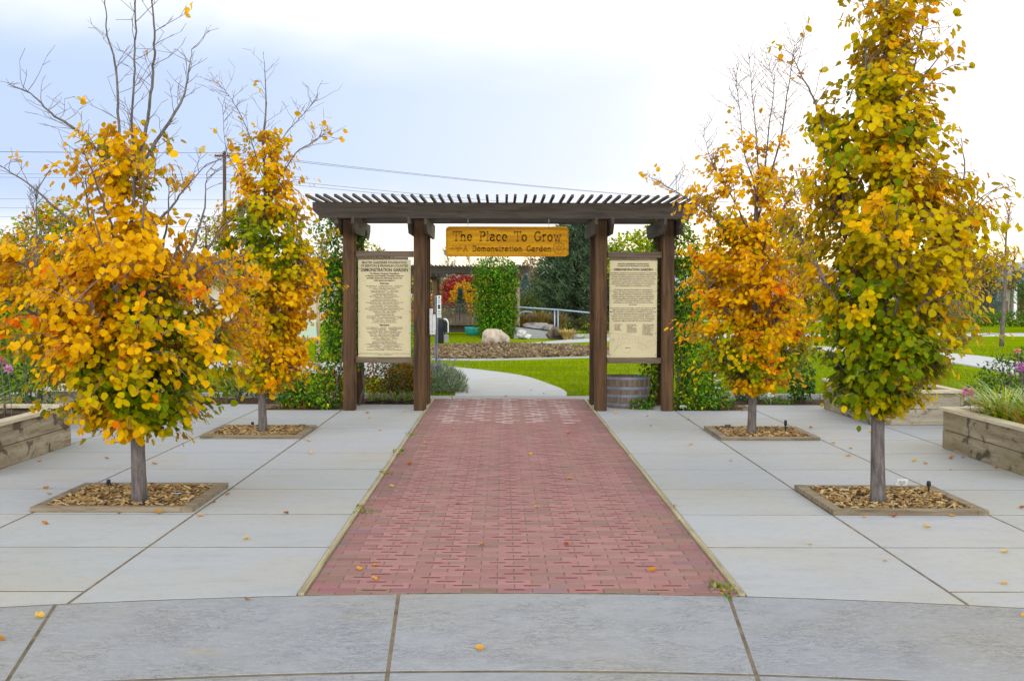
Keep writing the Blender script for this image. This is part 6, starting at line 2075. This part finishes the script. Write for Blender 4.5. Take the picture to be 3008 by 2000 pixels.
# ---- poles and wires
up = thing('utility_pole', (-20.6, 90, 0), 'dark wooden utility pole behind the slender golden tree', 'utility pole')
MB().tube([(-20.6, 90, 0), (-20.6, 90, 12.3)], [.17, .12], 10).build('pole', M['pole'], up, smooth=True)
MB().box(-21.3, -19.9, 89.85, 89.97, 11.9, 12.03).build('crossarm', M['pole'], up)
for xx in (-21.25, -20.85, -20.35, -19.95): MB().lathe([(0, 12.03), (.04, 12.03), (.06, 12.1), (.05, 12.2), (0, 12.22)], (xx, 89.9, 0), 8).build('insulator', M['steel'], up)
MB().tube([(-20.6, 90, 5.4), (-19.2, 89.6, 0)], .03, 5).build('guy_wire', M['steel'], up)
MB().lathe([(0, 8.6), (.22, 8.6), (.22, 9.4), (0, 9.45)], (-20.3, 89.8, 0), 10).build('transformer', M['steel'], up)


def wire(a, b, sag, r, label):
    a, b = Vector(a), Vector(b)
    pts = [a.lerp(b, i / 16) - Vector((0, 0, sag * 4 * (i / 16) * (1 - i / 16))) for i in range(17)]
    tag(MB().tube(pts, r, 4).build('overhead_wire', M['wire']), label, 'wire', 'overhead wires')


for (dz, dy, yy, nm) in ((12.2, 0, -.55, 'topmost pair, front wire'), (12.2, .0, .55, 'topmost pair, rear wire'), (10.6, 0, 0, 'second pair, upper wire'), (10.35, 0, 0, 'second pair, lower wire')):
    wire((-78, 86 + yy, dz + .3), (-20.6 + yy, 89.9, dz), .25, .011, 'thin overhead wire left of the utility pole, ' + nm)
    wire((-20.6 + yy, 89.9, dz), (53, 147, dz - .25), .75, .018, 'thin overhead wire right of the utility pole, ' + nm)
for k, z in enumerate((8.75, 8.1, 7.45, 6.75)):
    wire((-78, 86, z + .3), (-20.6, 89.9, z), .2, .011, 'overhead wire low over the left trees, ' + ('highest', 'second', 'third', 'lowest')[k] + ' of four')
fp = thing('flag_pole', (11.45, 80, 0), 'thin grey pole rising behind the right end of the gateway', 'pole')
MB().tube([(11.45, 80, 0), (11.45, 80, 9.5)], [.07, .04], 8).build('shaft', M['steel'], fp)
MB().lathe([(0, 9.5), (.07, 9.55), (.09, 9.62), (.06, 9.7), (0, 9.72)], (11.45, 80, 0), 8).build('finial', M['steel'], fp)

# ------------------------------------------------------------------ fallen leaves
rg = np.random.default_rng(901)
LITTER = [(238, 176, 60), (206, 140, 36), (190, 112, 30), (226, 190, 90), (176, 96, 34)]
LNAME = ['yellow', 'golden brown', 'rust', 'pale yellow', 'brown']
kinds = []
for ci, c in enumerate(LITTER):
    V, F = ROUND
    bend = .35 + .14 * ci
    v = V.copy()
    v[:, 2] = v[:, 2] * 2.2 + bend * ((v[:, 1] - .5) ** 2) * 1.6 + .25 * np.abs(v[:, 0]) * (1 if ci % 2 else .3)
    v[:, 1] -= .5
    v[:, 2] -= v[:, 2].min()
    mb = MB().add([tuple(p) for p in v], F)
    mb.c = [lin(*c)] * len(mb.v)
    L = [i for f in mb.f for i in f]
    me = np_mesh('fallen_leaf', np.array(mb.v), L, [len(f) for f in mb.f], np.array(mb.c), True)
    me.materials.append(M['leaf'])
    kinds.append(me)
spots = []
W = [(-2.36, 6.15), (-2.26, 9.02), (-1.73, 8.15), (-1.64, 9.13), (-.86, 7.25), (-.74, 7.0), (-3.3, 8.7), (-2.9, 9.12), (-2.6, 9.13), (-1.1, 9.4), (-.35, 9.55), (.27, 9.4), (-.85, 13.5), (-.9, 11.8), (-3.9, 13.0),
     (-.13, 7.95), (.43, 7.98), (-.78, 7.35), (.9, 7.2), (1.24, 6.72), (1.36, 9.5), (.62, 10.9), (-.2, 11.8), (-.95, 10.4), (.3, 12.6), (-.6, 15.0), (.8, 14.5), (.1, 17.2), (-.3, 18.7),
     (2.06, 8.0), (3.25, 7.75), (3.05, 8.6), (2.72, 9.0), (2.95, 9.02), (3.4, 9.05), (4.08, 9.4), (3.6, 12.5), (4.2, 11.9), (4.3, 11.5), (4.15, 12.1), (3.8, 13.1), (3.75, 13.6), (4.6, 12.3), (4.45, 14.4), (4.5, 14.7), (3.9, 15.2), (2.3, 12.1), (2.1, 13.4), (1.9, 15.4), (4.75, 10.8), (4.78, 11.6), (4.76, 12.4),
     (2.72, 6.2), (-1.38, 6.52), (-2.4, 5.75), (-.1, 5.6), (2.9, 6.9), (2.4, 7.5), (-3.4, 11.8), (-2.0, 12.6), (-2.2, 13.7), (-1.5, 14.8), (-1.8, 16.3), (-4.0, 12.2), (-4.6, 12.0), (-4.7, 11.2), (-2.28, 10.0), (-2.3, 9.6), (-3.9, 10.3), (-3.75, 10.0),
     (.05, 19.85), (.7, 20.5), (-.6, 20.6), (-.75, 21.2), (.5, 21.2), (2.0, 16.6), (-1.4, 17.3), (-1.9, 17.0), (2.5, 16.2), (1.6, 17.0)]
REG = lambda x, y: ('on the brick path' if -1.1 < x < 1.32 and 6.6 < y < 19.4 else 'on the pale garden path past the bricks' if y >= 19.4 else 'on the grey plaza band in front' if y < arc_y(x) else 'on the concrete left of the brick path' if x < 0 else 'on the concrete right of the brick path')
for i, (x, y) in enumerate(W):
    ci = int(rg.choice(5, p=[.28, .24, .2, .16, .12]))
    o = bpy.data.objects.new('fallen_leaf', kinds[ci])
    o.location = (x, y, .004 if not (-1.1 < x < 1.32) else .005)
    s = rg.uniform(.032, .060) * (1.0 if y < 12 else 1.15)
    o.scale = (s, s, s)
    o.rotation_euler = (rg.normal(0, .12), rg.normal(0, .12), rg.uniform(0, 6.28))
    COL.objects.link(o)
    reg = REG(x, y)
    tag(o, 'small %s curled fallen leaf %s' % (LNAME[ci], reg), 'fallen leaf', 'fallen leaves ' + reg)
# litter on soil: too many to count
n = 900
P = np.zeros((n, 3))
k = rg.integers(0, 5, n)
for i in range(n):
    b = ((-9, -3.6, 18.5, 19.5), (-3.5, -2.4, 17.5, 18.4), (2.55, 3.65, 17.4, 18.4), (3.6, 9, 18.5, 19.5), (-2.1, -1.35, 18.5, 19.5))[k[i]]
    P[i] = (rg.uniform(b[0], b[1]), rg.uniform(b[2], b[3]), rg.uniform(.0, .05))
a = rg.uniform(0, 6.28, n)
tag(leaf_mesh('leaf_litter', P, np.stack([np.cos(a), np.sin(a), rg.normal(0, .2, n)], 1), rg.normal(0, .3, (n, 3)) + [0, 0, 1], rg.uniform(.03, .07, n), pick(rg, pal([(150, 110, 50), (120, 90, 44), (176, 130, 54), (110, 70, 40)]), n), SMALL, M['leaf'], rng=rg),
    'brown leaf litter scattered over the planting soil', 'leaf litter', kind='stuff')
# moss and weeds in the joint of the brick edging
n = 200
P = np.zeros((n, 3))
for i in range(n):
    cx_, cy_ = [(1.22, 6.85), (-1.08, 9.2), (-1.09, 12.6), (-1.09, 12.9), (-1.1, 14.4), (1.27, 6.72), (-1.09, 11.2)][i % 7]
    P[i] = (cx_ + rg.normal(0, .035), cy_ + rg.normal(0, .09), 0)
tag(leaf_mesh('moss', P, rg.normal(0, .8, (n, 3)) + [0, 0, .7], rg.normal(size=(n, 3)), rg.uniform(.018, .04, n), pick(rg, pal([(120, 140, 40), (150, 150, 60), (90, 110, 40)]), n), QUAD, M['green'], rng=rg),
    'small green weeds and moss along the edge of the brick path', 'moss', kind='stuff')
